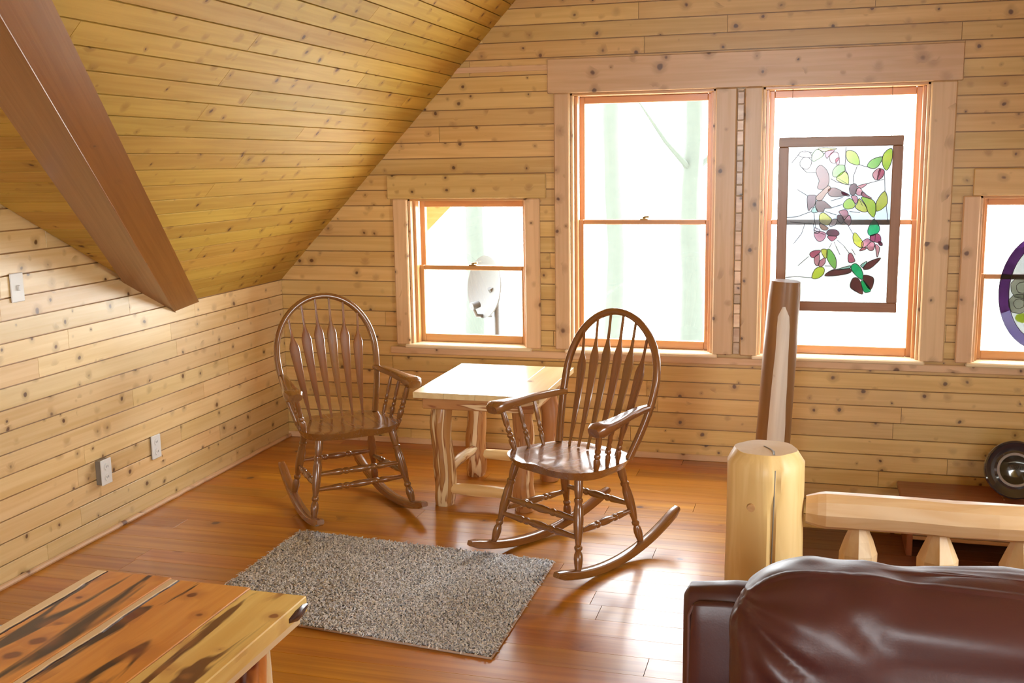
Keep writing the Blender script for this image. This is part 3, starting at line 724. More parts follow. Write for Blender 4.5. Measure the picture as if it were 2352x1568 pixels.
def came(m_):
    for nm, colr, pts in pieces:
        q = [g2(*p) for p in round_poly(pts)]; q = q + [q[0]]
        for a_, b_ in zip(q[:-1], q[1:]): m_.sweep([(a_[0], -.003, a_[1]), (b_[0], -.003, b_[1])], [.0016, .0016], 4, up=(0, 1, 0))
    for vline in vines:
        q = [g2(*p) for p in vline]
        for a_, b_ in zip(q[:-1], q[1:]): m_.sweep([(a_[0], -.003, a_[1]), (b_[0], -.003, b_[1])], [.0014, .0014], 4, up=(0, 1, 0))
cm = PP('lead_lines', came, m_lead); cm['kind'] = 'stuff'
# hanging wires
PP('hanging_wire', lambda m_: (m_.sweep([(px0 + .06, -.001, pz1), (px0 + .06, .04, 1.985)], [.001, .001], 4)), m_lead)
PP('hanging_wire', lambda m_: (m_.sweep([(px1 - .06, -.001, pz1), (px1 - .06, .04, 1.985)], [.001, .001], 4)), m_lead)
# oval panel
ox, oz, oa, ob = 4.145, .963, .205, .29
ov = thing('oval_glass_panel', 'oval stained glass with purple rim and pale roses hung in the small right window', 'stained glass', (ox, -.045, oz - ob))
def OP(nm, f, mat):
    m_ = MB(); f(m_); m_.v = [(p[0] - ox, p[1], p[2] - oz + ob) for p in m_.v]; return m_.build(nm, mat, ov)
nseg = 16; rcol = ['purple', 'violet', 'purple', 'violet', 'purple', 'purple', 'violet', 'purple']
def el(a, s_): return (ox + (oa - s_) * math.cos(a), oz + (ob - s_) * math.sin(a))
for k in range(nseg):
    a0, a1 = 2 * PI * k / nseg, 2 * PI * (k + 1) / nseg
    pts = [el(a0 + (a1 - a0) * t / 4, 0) for t in range(5)] + [el(a1 - (a1 - a0) * t / 4, .047) for t in range(5)]
    OP('rim_glass', lambda m_: poly_prism(m_, pts, -.002, .002), GM['rim_' + rcol[(k * 3) % 8]])
OP('background_glass', lambda m_: poly_prism(m_, [el(2 * PI * t / 40, .046) for t in range(40)], -.0012, .0012), GM['clear'])
def blob(cx, cz, r, n=9, sq=1): return [(cx + r * math.cos(2 * PI * t / n) * (1 + .08 * math.sin(t * 2.3)), cz + sq * r * math.sin(2 * PI * t / n)) for t in range(n)]
roses = [(ox - .10, oz + .02, .055), (ox - .11, oz - .06, .05), (ox - .03, oz + .05, .06), (ox - .04, oz - .03, .055), (ox + .05, oz + .01, .06), (ox + .10, oz - .05, .045)]
for r_ in roses: OP('rose_petal', lambda m_: poly_prism(m_, blob(*r_), -.004, -.0016), GM['grey'])
for (cx_, cz_, r_) in ((ox - .09, oz - .13, .035), (ox - .045, oz - .115, .04), (ox + .03, oz - .13, .045), (ox + .0, oz + .14, .035)):
    OP('leaf', lambda m_: poly_prism(m_, blob(cx_, cz_, r_, 8, .7), -.006, -.0042), GM['lime'])
def oc(m_):
    rings = [[el(2 * PI * t / 40, 0) for t in range(41)], [el(2 * PI * t / 40, .047) for t in range(41)]] + [blob(*r_) + [blob(*r_)[0]] for r_ in roses]
    rings += [blob(r_[0], r_[1], r_[2] * .5) + [blob(r_[0], r_[1], r_[2] * .5)[0]] for r_ in roses]
    for q in rings:
        for a_, b_ in zip(q[:-1], q[1:]): m_.sweep([(a_[0], -.003, a_[1]), (b_[0], -.003, b_[1])], [.0014, .0014], 4, up=(0, 1, 0))
    m_.sweep([(ox, -.001, oz + ob), (ox, .04, 1.43)], [.001, .001], 4)
oo = OP('lead_lines', oc, m_lead); oo['kind'] = 'stuff'

# ------------------------------------------------------------------ rocking chairs
def lathe(mb, p0, p1, prof, seg=14, mi=0):
    p0, p1 = Vector(p0), Vector(p1)
    mb.sweep([p0.lerp(p1, t) for t, r in prof], [r for t, r in prof], seg, mi=mi)
LEG = [(0, .012), (.03, .014), (.08, .017), (.13, .0185), (.18, .0165), (.215, .0115), (.235, .016), (.26, .0165), (.28, .0115), (.31, .013), (.42, .0185), (.55, .0205), (.66, .019), (.73, .0145), (.75, .018), (.775, .018), (.79, .0135), (.83, .016), (.88, .018), (1.0, .017)]
STR = [(0, .009), (.1, .0105), (.2, .013), (.27, .015), (.30, .0105), (.325, .015), (.35, .015), (.375, .0105), (.42, .0145), (.5, .0165), (.58, .0145), (.625, .0105), (.65, .015), (.675, .015), (.70, .0105), (.73, .015), (.8, .013), (.9, .0105), (1, .009)]
SUP = [(0, .008), (.08, .010), (.2, .014), (.28, .0145), (.33, .009), (.36, .0135), (.40, .0135), (.43, .009), (.47, .0125), (.51, .0125), (.55, .009), (.62, .013), (.8, .0125), (.92, .010), (1, .009)]
def rocking_chair(x, y, th, label):
    t = thing('rocking_chair', label, 'rocking chair', (x, y, 0), th, 'oak rocking chairs by the log side table')
    RR = .97
    def rz(yy): return yy * yy / (2 * RR)
    # rockers: flat curved runners
    for s_ in (-1, 1):
        mb = MB(); n = 22; pts = []
        for i in range(n + 1):
            yy = .335 - (.335 + .475) * i / n; xx = s_ * (.2475 - .05 * (i / n))
            pts.append((xx, yy, rz(yy) + .022))
        mb.sweep(pts, [(.021, .018) if 0 < i < n else (.016, .011) for i in range(n + 1)], 12, flat=.45)
        mb.build('rocker', m_oak, t, True)
    def leg(xb, yb, xt, yt, zt):
        mb = MB(); lathe(mb, (xb, yb, rz(yb) + .034), (xt, yt, zt), LEG); mb.build('leg', m_oak, t, True)
    for s_ in (-1, 1):
        leg(s_ * .240, .205, s_ * .175, .130, .400); leg(s_ * .208, -.215, s_ * .160, -.135, .395)
    def stretch(a, b):
        mb = MB(); lathe(mb, a, b, STR, 12); mb.build('stretcher', m_oak, t, True)
    def lp(s_, front, f):
        z0 = rz(.2) + .034
        return Vector((s_ * .240, .205, z0)).lerp(Vector((s_ * .175, .130, .40)), f) if front else Vector((s_ * .208, -.215, z0)).lerp(Vector((s_ * .16, -.135, .395)), f)
    stretch(lp(-1, 1, .55), lp(1, 1, .55)); stretch(lp(-1, 1, .36), lp(1, 1, .36)); stretch(lp(-1, 0, .5), lp(1, 0, .5))
    for s_ in (-1, 1): stretch(lp(s_, 1, .42), lp(s_, 0, .42))
    # dished seat
    mb = MB(); nu, nr = 48, 10; vs = []; gs = []
    def rim(a):
        c_, s_ = math.cos(a), math.sin(a)
        e = .62; px_ = math.copysign(abs(c_) ** e, c_); py_ = math.copysign(abs(s_) ** e, s_)
        yy = -.02 + py_ * .205 + (0.012 * (1 - px_ * px_) if s_ > 0 else 0)
        wv_ = .262 - .050 * max(0, min(1, (.16 - yy) / .36))
        return px_ * wv_, yy
    def top(px_, py_, f):
        dish_ = .016 * max(0, 1 - f ** 3) * (1 if py_ > -.2 else .3)
        front = -.010 * max(0, (py_ - .08) / .12) ** 2 * (abs(px_) < .3)
        return .436 - dish_ + front + .012 * (py_ / .2) * .4 + .010 * math.exp(-(px_ / .03) ** 2) * max(0, py_ / .2)
    for lay in range(2):
        for i in range(nr + 1):
            f = i / nr
            for k in range(nu):
                rx_, ry_ = rim(2 * PI * k / nu); px_, py_ = rx_ * f, -.02 + (ry_ + .02) * f
                if lay == 0: z = top(px_, py_, f) - (.004 if i == nr else 0)
                else: px_ *= .93; py_ = -.02 + (py_ + .02) * .93; z = .436 - .040
                vs.append((px_, py_, z)); gs.append((py_, px_, z))
    fs = []; st = (nr + 1) * nu
    for i in range(nr):
        for k in range(nu):
            k2 = (k + 1) % nu; fs.append((i * nu + k, (i + 1) * nu + k, (i + 1) * nu + k2, i * nu + k2))
            fs.append((st + i * nu + k2, st + (i + 1) * nu + k2, st + (i + 1) * nu + k, st + i * nu + k))
    for k in range(nu):
        k2 = (k + 1) % nu; fs.append((nr * nu + k, st + nr * nu + k, st + nr * nu + k2, nr * nu + k2))
    mb.add(vs, fs, gs); mb.build('seat', m_oak, t, True)
    # bow back
    def bp(h): return Vector((0, -.150 - .165 * h - .02 * math.sin(h * PI), .425 + .572 * h))
    def hw(h): return .196 + .052 * math.sin(min(h / .52, 1) * PI / 2) if h < .52 else .248 * math.sqrt(max(0, 1 - ((h - .52) / .48) ** 2))
    pts = []
    for i in range(14): h = .52 * i / 14; p = bp(h); pts.append(Vector((hw(h), p.y, p.z)))
    for i in range(33):
        a = PI * i / 32; h = .52 + .48 * math.sin(a); p = bp(h); pts.append(Vector((.248 * math.cos(a), p.y, p.z)))
    for i in range(13, -1, -1): h = .52 * i / 14; p = bp(h); pts.append(Vector((-hw(h), p.y, p.z)))
    mb = MB(); mb.sweep(pts, [(.0145, .0150)] * len(pts), 12, up=(0, 1, .25), flat=.7); mb.build('bow', m_oak, t, True)
    # six arrow-shaped back slats
    AR = [(0, .0055), (.08, .0065), (.15, .010), (.30, .0155), (.50, .0205), (.64, .0245), (.69, .0245), (.73, .019), (.78, .009), (.82, .0055), (1, .005)]
    for k in range(6):
        u = (k - 2.5)
        xb, xt = u * .052, u * .070
        ht = .52 + .48 * math.sqrt(max(0, 1 - (xt / .248) ** 2)) - .012
        pp = []; pf = []
        N2 = 26
        for i in range(N2 + 1):
            f = i / N2; h = ht * f; p = bp(h)
            for j in range(len(AR) - 1):
                if AR[j][0] <= f <= AR[j + 1][0]:
                    q_ = (f - AR[j][0]) / (AR[j + 1][0] - AR[j][0]); wv_ = AR[j][1] + (AR[j + 1][1] - AR[j][1]) * q_
            pp.append(Vector((xb + (xt - xb) * f, p.y + .006, p.z))); pf.append((wv_, .0048))
        mb = MB(); mb.sweep(pp, pf, 10, up=(0, 1, .25), flat=.6); mb.build('back_slat', m_oak, t, True)
    # arms and their turned supports
    for s_ in (-1, 1):
        pp = [(s_ * .236, -.235, .632), (s_ * .245, -.16, .634), (s_ * .262, -.06, .630), (s_ * .276, .03, .622), (s_ * .284, .10, .618), (s_ * .286, .145, .614), (s_ * .285, .165, .608)]
        mb = MB(); mb.sweep(pp, [(.015, .013), (.020, .015), (.025, .016), (.032, .018), (.041, .021), (.042, .027), (.030, .019)], 14, flat=.6)
        mb.build('arm', m_oak, t, True)
        for (xb, yb, xt, yt, prf, sc) in ((.225, .085, .276, .118, SUP, 1.0), (.215, .01, .262, .030, SUP, .75), (.205, -.065, .252, -.055, SUP, .75)):
            mb = MB(); lathe(mb, (s_ * xb, yb, .418), (s_ * xt, yt, .618), [(a, b * sc) for a, b in prf], 12); mb.build('arm_post', m_oak, t, True)
    return t
rocking_chair(2.108, -1.568, math.radians(149.6), 'oak rocking chair in front of the tall window, nearer to the log newel post')
rocking_chair(.957, -1.221, math.radians(223.1), 'oak rocking chair near the left wall corner, left of the log side table')

# ------------------------------------------------------------------ log side table
def log(mb, p0, p1, r, n=14, seg=14, jit=.18, bend=.02, mi=0, capmi=None, taper=1.0, endr=.92):
    p0, p1 = Vector(p0), Vector(p1); s0 = rnd.uniform(0, 50); pts = []; rad = []
    for i in range(n + 1):
        f = i / n; p = p0.lerp(p1, f)
        p = p + Vector((noise.noise(Vector((s0, f * 2.2, 0))), noise.noise(Vector((s0, f * 2.2, 7))), 0)) * bend * math.sin(f * PI)
        pts.append(p); rr_ = r * (1 + (taper - 1) * f) * (1 + jit * .6 * noise.noise(Vector((s0, f * 4, 3))))
        rad.append(rr_ * (endr if i in (0, n) else 1))
    mb.sweep(pts, rad, seg, jitter=jit, mi=mi, capmi=capmi)
stx, sty = 1.575, -.795
st = thing('side_table', 'small square log side table with pale top between the two rocking chairs', 'table', (stx, sty, 0))
topz = .575; hx, hy = .305, .365
n3 = 4
for k in range(n3):
    x0 = -hx + 2 * hx * k / n3; x1 = -hx + 2 * hx * (k + 1) / n3
    mb = MB(); mb.box((x0 + .0003, -hy, topz - .028), (x1 - .0003, hy, topz), 1, .0012); mb.build('top_board', m_sidetop, st)
for (a, b, ax_) in (((-hx + .035, -hy + .03, topz - .085), (hx - .035, -hy + .055, topz - .028), 0), ((-hx + .035, hy - .055, topz - .085), (hx - .035, hy - .03, topz - .028), 0),
                    ((-hx + .035, -hy + .055, topz - .085), (-hx + .06, hy - .055, topz - .028), 1), ((hx - .06, -hy + .055, topz - .085), (hx - .035, hy - .055, topz - .028), 1)):
    mb = MB(); mb.box(a, b, ax_, .004); mb.build('apron', m_juniper, st)
lx, ly = .200, .250
for sx in (-1, 1):
    for sy in (-1, 1):
        mb = MB(); log(mb, (sx * lx, sy * ly, 0), (sx * lx * .98, sy * ly, topz - .03), .048, 16, 16, .25, .022); mb.build('leg', m_juniper, st, True)
for (a, b, r_) in (((-lx, -ly, .085), (lx, -ly, .075), .026), ((-lx, ly, .12), (lx, ly, .11), .026), ((-lx, -ly, .16), (-lx, ly, .15), .024), ((lx, -ly, .17), (lx, ly, .16), .024)):
    mb = MB(); log(mb, a, b, r_, 12, 12, .2, .012); mb.build('stretcher', m_log if a[1] == b[1] else m_juniper, st, True)

# ------------------------------------------------------------------ coffee table (near left)
cx0, cx1, cyb, cyf, cz = .975, 1.692, -4.55, -3.09, .42
ct = thing('coffee_table', 'cedar plank coffee table with dark streaks at the lower left corner', 'table', ((cx0 + cx1) / 2, (cyb + cyf) / 2, 0))
ccx, ccy = (cx0 + cx1) / 2, (cyb + cyf) / 2
def live_board(xa, xb, mat, side, sap=.035, over=0, z1=cz, th=.045):
    """one plank running along y, with a cream live edge on one side"""
    def edge(x, y, s): return x + .010 * noise.noise(Vector((x * 13 + s, y * 5.5, 0))) + .004 * noise.noise(Vector((x, y * 19, s)))
    n = 60; ys = [cyb + (cyf + .004 * rnd.uniform(-1, 1) - .035 * (xa - cx0) / .75 * 1 - cyb) * i / n for i in range(n + 1)]
    def strip(fa, fb, mat_, nm, dz=0, fz=0):
        mb = MB(); vs = []; gs = []
        for i, yy in enumerate(ys):
            a_, b_ = fa(yy), fb(yy)
            for (x_, z_) in ((a_, z1 - th), (a_, z1 - .003 + dz), (a_ + .003, z1 + dz), (b_ - .003, z1 + dz), (b_, z1 - .003 + dz), (b_, z1 - th)):
                vs.append((x_ - ccx, yy - ccy, z_)); gs.append((yy, x_, z_))
        fs = []
        for i in range(n):
            for k in range(6):
                k2 = (k + 1) % 6; fs.append((i * 6 + k, i * 6 + k2, (i + 1) * 6 + k2, (i + 1) * 6 + k))
        fs += [tuple(range(6))[::-1], tuple(n * 6 + k for k in range(6))]
        mb.add(vs, [f[::-1] for f in fs], gs); return mb.build(nm, mat_, ct, False)
    if side == 0:
        strip(lambda y: xa, lambda y: edge(xa + sap, y, 3), m_sap, 'sapwood_edge')
        strip(lambda y: edge(xa + sap, y, 3), lambda y: edge(xa + sap, y, 3) + .0065 + .006 * max(0, noise.noise(Vector((y * 3, xa * 9, 2)))), m_burn, 'bark_line')
        strip(lambda y: edge(xa + sap, y, 3) + .0065 + .006 * max(0, noise.noise(Vector((y * 3, xa * 9, 2)))), lambda y: xb, mat, 'top_plank')
    else:
        strip(lambda y: xa, lambda y: xb, mat, 'top_plank')
live_board(cx0, 1.235, m_cedar, 0, .034)
live_board(1.237, 1.505, m_cedar, 0, .026)
live_board(1.507, cx1, m_cedar_y, 1)
# right edge: pale board edge and a lower lip
mb = MB(); mb.box((cx1 - ccx - .04, cyb - ccy, cz - .078), (cx1 - ccx - .012, cyf - .045 - ccy, cz - .046), 1, .004); mb.build('apron', m_sap, ct)
mb = MB(); mb.box((cx0 - ccx + .02, cyb - ccy, cz - .078), (cx0 - ccx + .045, cyf - .03 - ccy, cz - .046), 1, .004); mb.build('apron', m_sap, ct)
mb = MB(); mb.box((cx0 - ccx + .045, cyf - ccy - .06, cz - .078), (cx1 - ccx - .04, cyf - .032 - ccy, cz - .046), 0, .004); mb.build('apron', m_cedar, ct)
for (bx, by, bz) in ((cx0 - .004, -3.52, cz - .012), (cx1 - .002, cyf - .075, cz - .028)):
    mb = MB(); mb.sweep([(bx - ccx, by - ccy - .06, bz), (bx - ccx + .002, by - ccy - .02, bz), (bx - ccx, by - ccy + .02, bz), (bx - ccx, by - ccy + .05, bz)], [(.006, .006), (.016, .014), (.014, .015), (.006, .006)], 10, jitter=.4); mb.build('bark', m_burn, ct, True)
for (sx, sy) in ((-1, -1), (1, -1), (-1, 1), (1, 1)):
    mb = MB(); xo = sx * (.375 - .115); yo = (cyf - ccy) * sy - sy * .20
    log(mb, (xo, yo, 0), (xo + .0, yo, cz - .046), .055, 10, 14, .15, .01)
    mb.build('leg', m_cedar, ct, True)
    mb = MB(); mb.sweep([(xo + sx * .052, yo + .02, .0), (xo + sx * .040, yo + .02, cz - .046)], [(.012, .016), (.012, .016)], 8, flat=.5)
    mb.build('leg_edge', m_sap, ct)

# ------------------------------------------------------------------ shag rug
rugc = [Vector((.872, -1.572, 0)), Vector((2.066, -1.668, 0)), Vector((2.064, -2.553, 0)), Vector((.874, -2.425, 0))]
rug = thing('rug', 'grey shag rug on the plank floor in front of the rocking chairs', 'rug', (1.47, -2.05, 0))
rc = Vector((1.47, -2.05, 0))
def bil(u, v): return rugc[0] * (1 - u) * (1 - v) + rugc[1] * u * (1 - v) + rugc[2] * u * v + rugc[3] * (1 - u) * v
mb = MB(); n = 24; vs = []; gs = []
for lay, z in ((0, .0045), (1, .0005)):
    for i in range(n + 1):
        for j in range(n + 1):
            p = bil(i / n, j / n) - rc; vs.append((p.x, p.y, z)); gs.append((p.x, p.y, z))
fs = []; q = (n + 1) ** 2
for i in range(n):
    for j in range(n):
        a = i * (n + 1) + j; fs.append((a, a + 1, a + n + 2, a + n + 1)); fs.append((q + a, q + a + n + 1, q + a + n + 2, q + a + 1))
mb.add(vs, [f[::-1] for f in fs], gs); mb.build('backing', plain('rug_backing', (.32, .25, .20), .9), rug)
mb = MB(); loop = []
for a_, b_ in ((0, 1), (1, 2), (2, 3), (3, 0)):
    for i in range(20):
        p = rugc[a_].lerp(rugc[b_], i / 20) - rc; loop.append(Vector((p.x, p.y, .005)))
loop.append(loop[0]); mb.sweep(loop, [(.005, .0045)] * len(loop), 6, up=(0, 0, 1)); mb.build('edge_binding', plain('rug_binding', (.50, .36, .27), .8), rug, True)
rs = np.random.RandomState(3); NB = 38000
uv = rs.rand(NB, 2) * .99 + .005
A = np.array([[*v] for v in rugc])
base = A[0] * ((1 - uv[:, :1]) * (1 - uv[:, 1:])) + A[1] * (uv[:, :1] * (1 - uv[:, 1:])) + A[2] * (uv[:, :1] * uv[:, 1:]) + A[3] * ((1 - uv[:, :1]) * uv[:, 1:]) - np.array(rc)
ang = rs.rand(NB) * 2 * PI; ln = rs.uniform(.012, .024, NB); wd = rs.uniform(.0018, .0034, NB); hh = rs.uniform(.010, .019, NB)
dirv = np.stack([np.cos(ang), np.sin(ang), np.zeros(NB)], 1); sid = np.stack([-np.sin(ang), np.cos(ang), np.zeros(NB)], 1)
P0_ = base + np.array([0, 0, .004]); P1_ = base + dirv * (ln * .4)[:, None] + np.array([0, 0, 1]) * hh[:, None]; P2_ = base + dirv * ln[:, None] + np.array([0, 0, 1]) * (hh * .75)[:, None]
V_ = np.empty((NB, 6, 3)); s_ = sid * wd[:, None]
V_[:, 0] = P0_ - s_; V_[:, 1] = P0_ + s_; V_[:, 2] = P1_ + s_; V_[:, 3] = P1_ - s_; V_[:, 4] = P2_ + s_ * .7; V_[:, 5] = P2_ - s_ * .7
me = bpy.data.meshes.new('pile'); me.vertices.add(NB * 6); me.vertices.foreach_set('co', V_.astype(np.float32).ravel())
idx = (np.arange(NB) * 6)[:, None] + np.array([0, 1, 2, 3, 3, 2, 4, 5]); me.loops.add(NB * 8); me.loops.foreach_set('vertex_index', idx.astype(np.int32).ravel())
me.polygons.add(NB * 2); me.polygons.foreach_set('loop_start', (np.arange(NB * 2) * 4).astype(np.int32)); me.polygons.foreach_set('loop_total', np.full(NB * 2, 4, np.int32))
me.update(); me.validate()
cl = np.repeat(rs.rand(NB), 6); at = me.attributes.new('tone', 'FLOAT', 'POINT'); at.data.foreach_set('value', cl.astype(np.float32))
m, nt, b, out = new_mat('shag_yarn'); g = NT(nt)
tn = g.n('ShaderNodeAttribute', attribute_name='tone').outputs['Fac']
g.put(b.inputs['Base Color'], g.ramp(tn, [(0, (.36, .36, .38)), (.3, (.60, .61, .64)), (.6, (.84, .86, .89)), (1, (.94, .95, .97))])); b.inputs['Roughness'].default_value = .8
me.materials.append(m); po = bpy.data.objects.new('pile', me); COL.objects.link(po); po.parent = rug; po['kind'] = 'stuff'

# ------------------------------------------------------------------ newel post, post, railing
np_ = thing('newel_post', 'thick peeled log newel post with angled top rim in front of the far wall', 'post', (2.946, -2.90, 0))
mb = MB(); sg = 28; zt = .872
prof = [(0, .104), (.15, .102), (.3, .103), (.5, .101), (.65, .100), (zt - .032, .0985), (zt, .078)]
vs = []; gs = []
for (z, r_) in prof:
    for k in range(sg):
        a = 2 * PI * k / sg
        fac = 1 + .018 * math.cos(5 * a + .6) + .012 * math.cos(9 * a + z * 2) + .012 * noise.noise(Vector((math.cos(a) * 2, math.sin(a) * 2, z * 4)))
        # drying crack on the front
        ca = -PI / 2 + .38 + .12 * (z - .5) ; dlt = (a - (ca % (2 * PI)) + PI) % (2 * PI) - PI
        if abs(dlt) < .06 and z > .1: fac *= .955
        vs.append((r_ * fac * math.cos(a), r_ * fac * math.sin(a), z)); gs.append((z, r_ * math.cos(a), r_ * math.sin(a)))
# denser rings so the surface undulates
N3 = 26; vs = []; gs = []
for i in range(N3 + 1):
    z = (zt - .032) * i / (N3 - 1) if i < N3 else zt
    r_ = .1035 - .004 * z if i < N3 else .080
    for k in range(sg * 2):
        a = 2 * PI * k / (sg * 2)
        fac = 1 + .015 * math.cos(5 * a + .6) + .022 * noise.noise(Vector((math.cos(a) * 2, math.sin(a) * 2, z * 5)))
        ca = (-PI / 2 + .30 - .16 * (zt - z)) % (2 * PI); dlt = abs((a - ca + PI) % (2 * PI) - PI)
        if dlt < .056: fac *= .93 if i < N3 else .97
        if i == N3: fac = 1 + .06 * math.cos(6 * a + 1) * .5
        vs.append((r_ * fac * math.cos(a), r_ * fac * math.sin(a), z)); gs.append((z, r_ * math.cos(a), r_ * math.sin(a)))
ns2 = sg * 2; fs = []
for i in range(N3):
    for k in range(ns2): fs.append((i * ns2 + k, i * ns2 + (k + 1) % ns2, (i + 1) * ns2 + (k + 1) % ns2, (i + 1) * ns2 + k))
mb.add(vs, fs, gs)
mb.build('log', m_log, np_, True)
mb = MB(); mb.sweep([(.1005 * math.cos(a_) * .962, .1005 * math.sin(a_) * .962, z_) for z_, a_ in [(zt - .035 - .06 * i, -PI / 2 + .30 - .16 * (.035 + .06 * i)) for i in range(13)]], [.0022] * 13, 6); mb.build('crack', m_box, np_)
mb = MB(); top_ = [(vs[N3 * ns2 + k][0], vs[N3 * ns2 + k][1], zt) for k in range(ns2)]
mb.add([(0, 0, zt + .004)] + top_, [(0, 1 + k, 1 + (k + 1) % ns2) for k in range(ns2)], [(p[0], p[1], 0) for p in [(0, 0, 0)] + top_]); mb.build('cap_face', m_logend, np_)
# checks (cracks) as thin inlaid grooves on the cap, knot on the face
mb = MB(); mb.sweep([(-.005, .0, zt + .0045), (.012, -.022, zt + .004), (.022, -.045, zt + .003), (.024, -.070, zt + .001)], [(.0015, .001), (.002, .001), (.003, .001), (.003, .001)], 5); mb.build('crack', m_box, np_)
mb = MB(); mb.sweep([(-.030, -.090, .735), (-.030, -.1005, .735)], [.012, .010], 16); mb.build('knot', m_bench2, np_, True)

pp_ = thing('log_post', 'slender brown log post with pale hewn face behind the newel post', 'post', (2.915, -.62, 0))
mb = MB(); mb.sweep([(-.03, .0, 0), (-.022, .0, .25), (-.010, .0, .5), (.003, 0, .75), (.014, 0, 1.0), (.018, 0, 1.063)], [.084, .082, .080, .078, .073, .069], 18, jitter=.05, capmi=0); mb.build('log', m_pole, pp_, True)
mb = MB(); vs = []; gs = []; fs = []
for i in range(21):
    f = i / 20; z = .02 + .93 * f
    xc = -.030 + .048 * (z / 1.063); hw_ = (.055 - .026 * f) * (1 if f < .9 else math.sqrt(max(.04, 1 - ((f - .9) / .1) ** 2))) + .003 * noise.noise(Vector((f * 9, 0, 0)))
    rr_ = .084 - .014 * z
    for j in range(7):
        u = -1 + 2 * j / 6; x_ = hw_ * u; y_ = -math.sqrt(max(rr_ ** 2 - (x_) ** 2, 0)) - .006 * 1 + .003 * u * u
        vs.append((xc + x_ + .004, y_, z)); gs.append((z, x_, 0))
for i in range(20):
    for j in range(6): a = i * 7 + j; fs.append((a, a + 1, a + 8, a + 7))
mb.add(vs, fs, gs); mb.build('hewn_face', m_facet, pp_, True)

rl = thing('railing', 'hand-peeled log railing running right from the newel post above the sofa', 'railing', (4.2, -2.90, 0))
mb = MB(); r0x = 3.053 - 4.2
pts = [(r0x, 0, .712), (r0x + .03, 0, .712)] + [(r0x + .05 + 2.28 * i / 22, .006 * noise.noise(Vector((i * .4, 0, 0))), .712 + .004 * noise.noise(Vector((i * .5, 4, 0)))) for i in range(23)]
mb.sweep(pts, [(.036, .036), (.046, .044)] + [(.050 + .003 * noise.noise(Vector((i * .6, 9, 0))), .0475) for i in range(23)], 9, jitter=.07, flat=.9); mb.build('handrail', m_logpale, rl, False)
mb = MB(); mb.sweep([(r0x, 0, .16), (r0x + .06, 0, .16), (r0x + 1.2, 0, .16), (r0x + 2.33, 0, .16)], [.035, .045, .045, .045], 12, jitter=.06); mb.build('bottom_rail', m_logpale, rl, True)
xb = 3.188
while xb < 5.3:
    mb = MB(); j = rnd.uniform(-.002, .002)
    prof = [(.19, .030), (.215, .046), (.30, .049), (.54, .049), (.603, .0495 + j), (.640, .036), (.668, .024), (.70, .023)]
    mb.sweep([(xb - 4.2, 0, z) for z, r_ in prof], [r_ for z, r_ in prof], 8, jitter=.06); mb.build('baluster', m_logpale, rl, False); xb += .196

# ------------------------------------------------------------------ leather sofa (near right)
sofa = thing('sofa', 'dark brown leather sofa with a puffy back cushion at the lower right', 'sofa', (3.85, -3.95, 0))
sc = Vector((3.85, -3.95, 0))
def rbox(nm, a, b, rad, mat, parent, bulge=0, seed=0, res=26, wr=0):
    """rounded, slightly stuffed box (world coordinates) as one closed surface"""
    a, b = Vector(a), Vector(b); c = (a + b) / 2; h = (b - a) / 2; mb = MB(); idx = {}; vs = []; fs = []
    def vert(i, j, k, n):
        key = (i, j, k)
        if key in idx: return idx[key]
        p = Vector((2 * i / n - 1, 2 * j / n - 1, 2 * k / n - 1))
        q = Vector((p.x * h.x, p.y * h.y, p.z * h.z))
        inner = Vector((max(-h.x + rad, min(h.x - rad, q.x)), max(-h.y + rad, min(h.y - rad, q.y)), max(-h.z + rad, min(h.z - rad, q.z))))
        dlt = q - inner
        q2 = inner + (dlt.normalized() * rad if dlt.length > 1e-6 else Vector((0, 0, 0)))
        if bulge:
            s = Vector(((1 - p.y ** 2) * (1 - p.z ** 2) * p.x, (1 - p.x ** 2) * (1 - p.z ** 2) * p.y, (1 - p.x ** 2) * (1 - p.y ** 2) * p.z))
            q2 += s * bulge
        if wr:
            w_ = noise.noise((c + q2) * 9 + Vector((seed, 0, 0))) * .6 + noise.noise((c + q2) * 22 + Vector((seed, 0, 0))) * .25
            q2 += q2.normalized() * w_ * wr
        idx[key] = len(vs); vs.append(c + q2 - sc); return idx[key]
    n = res
    for ax_ in range(3):
        for sd in (0, n):
            for i in range(n):
                for j in range(n):
                    q = []
                    for (u, v) in ((i, j), (i + 1, j), (i + 1, j + 1), (i, j + 1)):
                        k = [0, 0, 0]; k[ax_] = sd; k[(ax_ + 1) % 3] = u; k[(ax_ + 2) % 3] = v; q.append(vert(*k, n))
                    fs.append(q if sd else q[::-1])
    mb.add(vs, fs, [tuple(v) for v in vs]); return mb.build(nm, mat, parent, 'all')
SX0, SX1 = 2.815, 4.95
back = rbox('back_frame', (SX0, -3.665, .10), (SX1, -3.57, .780), .042, m_leather, sofa, res=20)
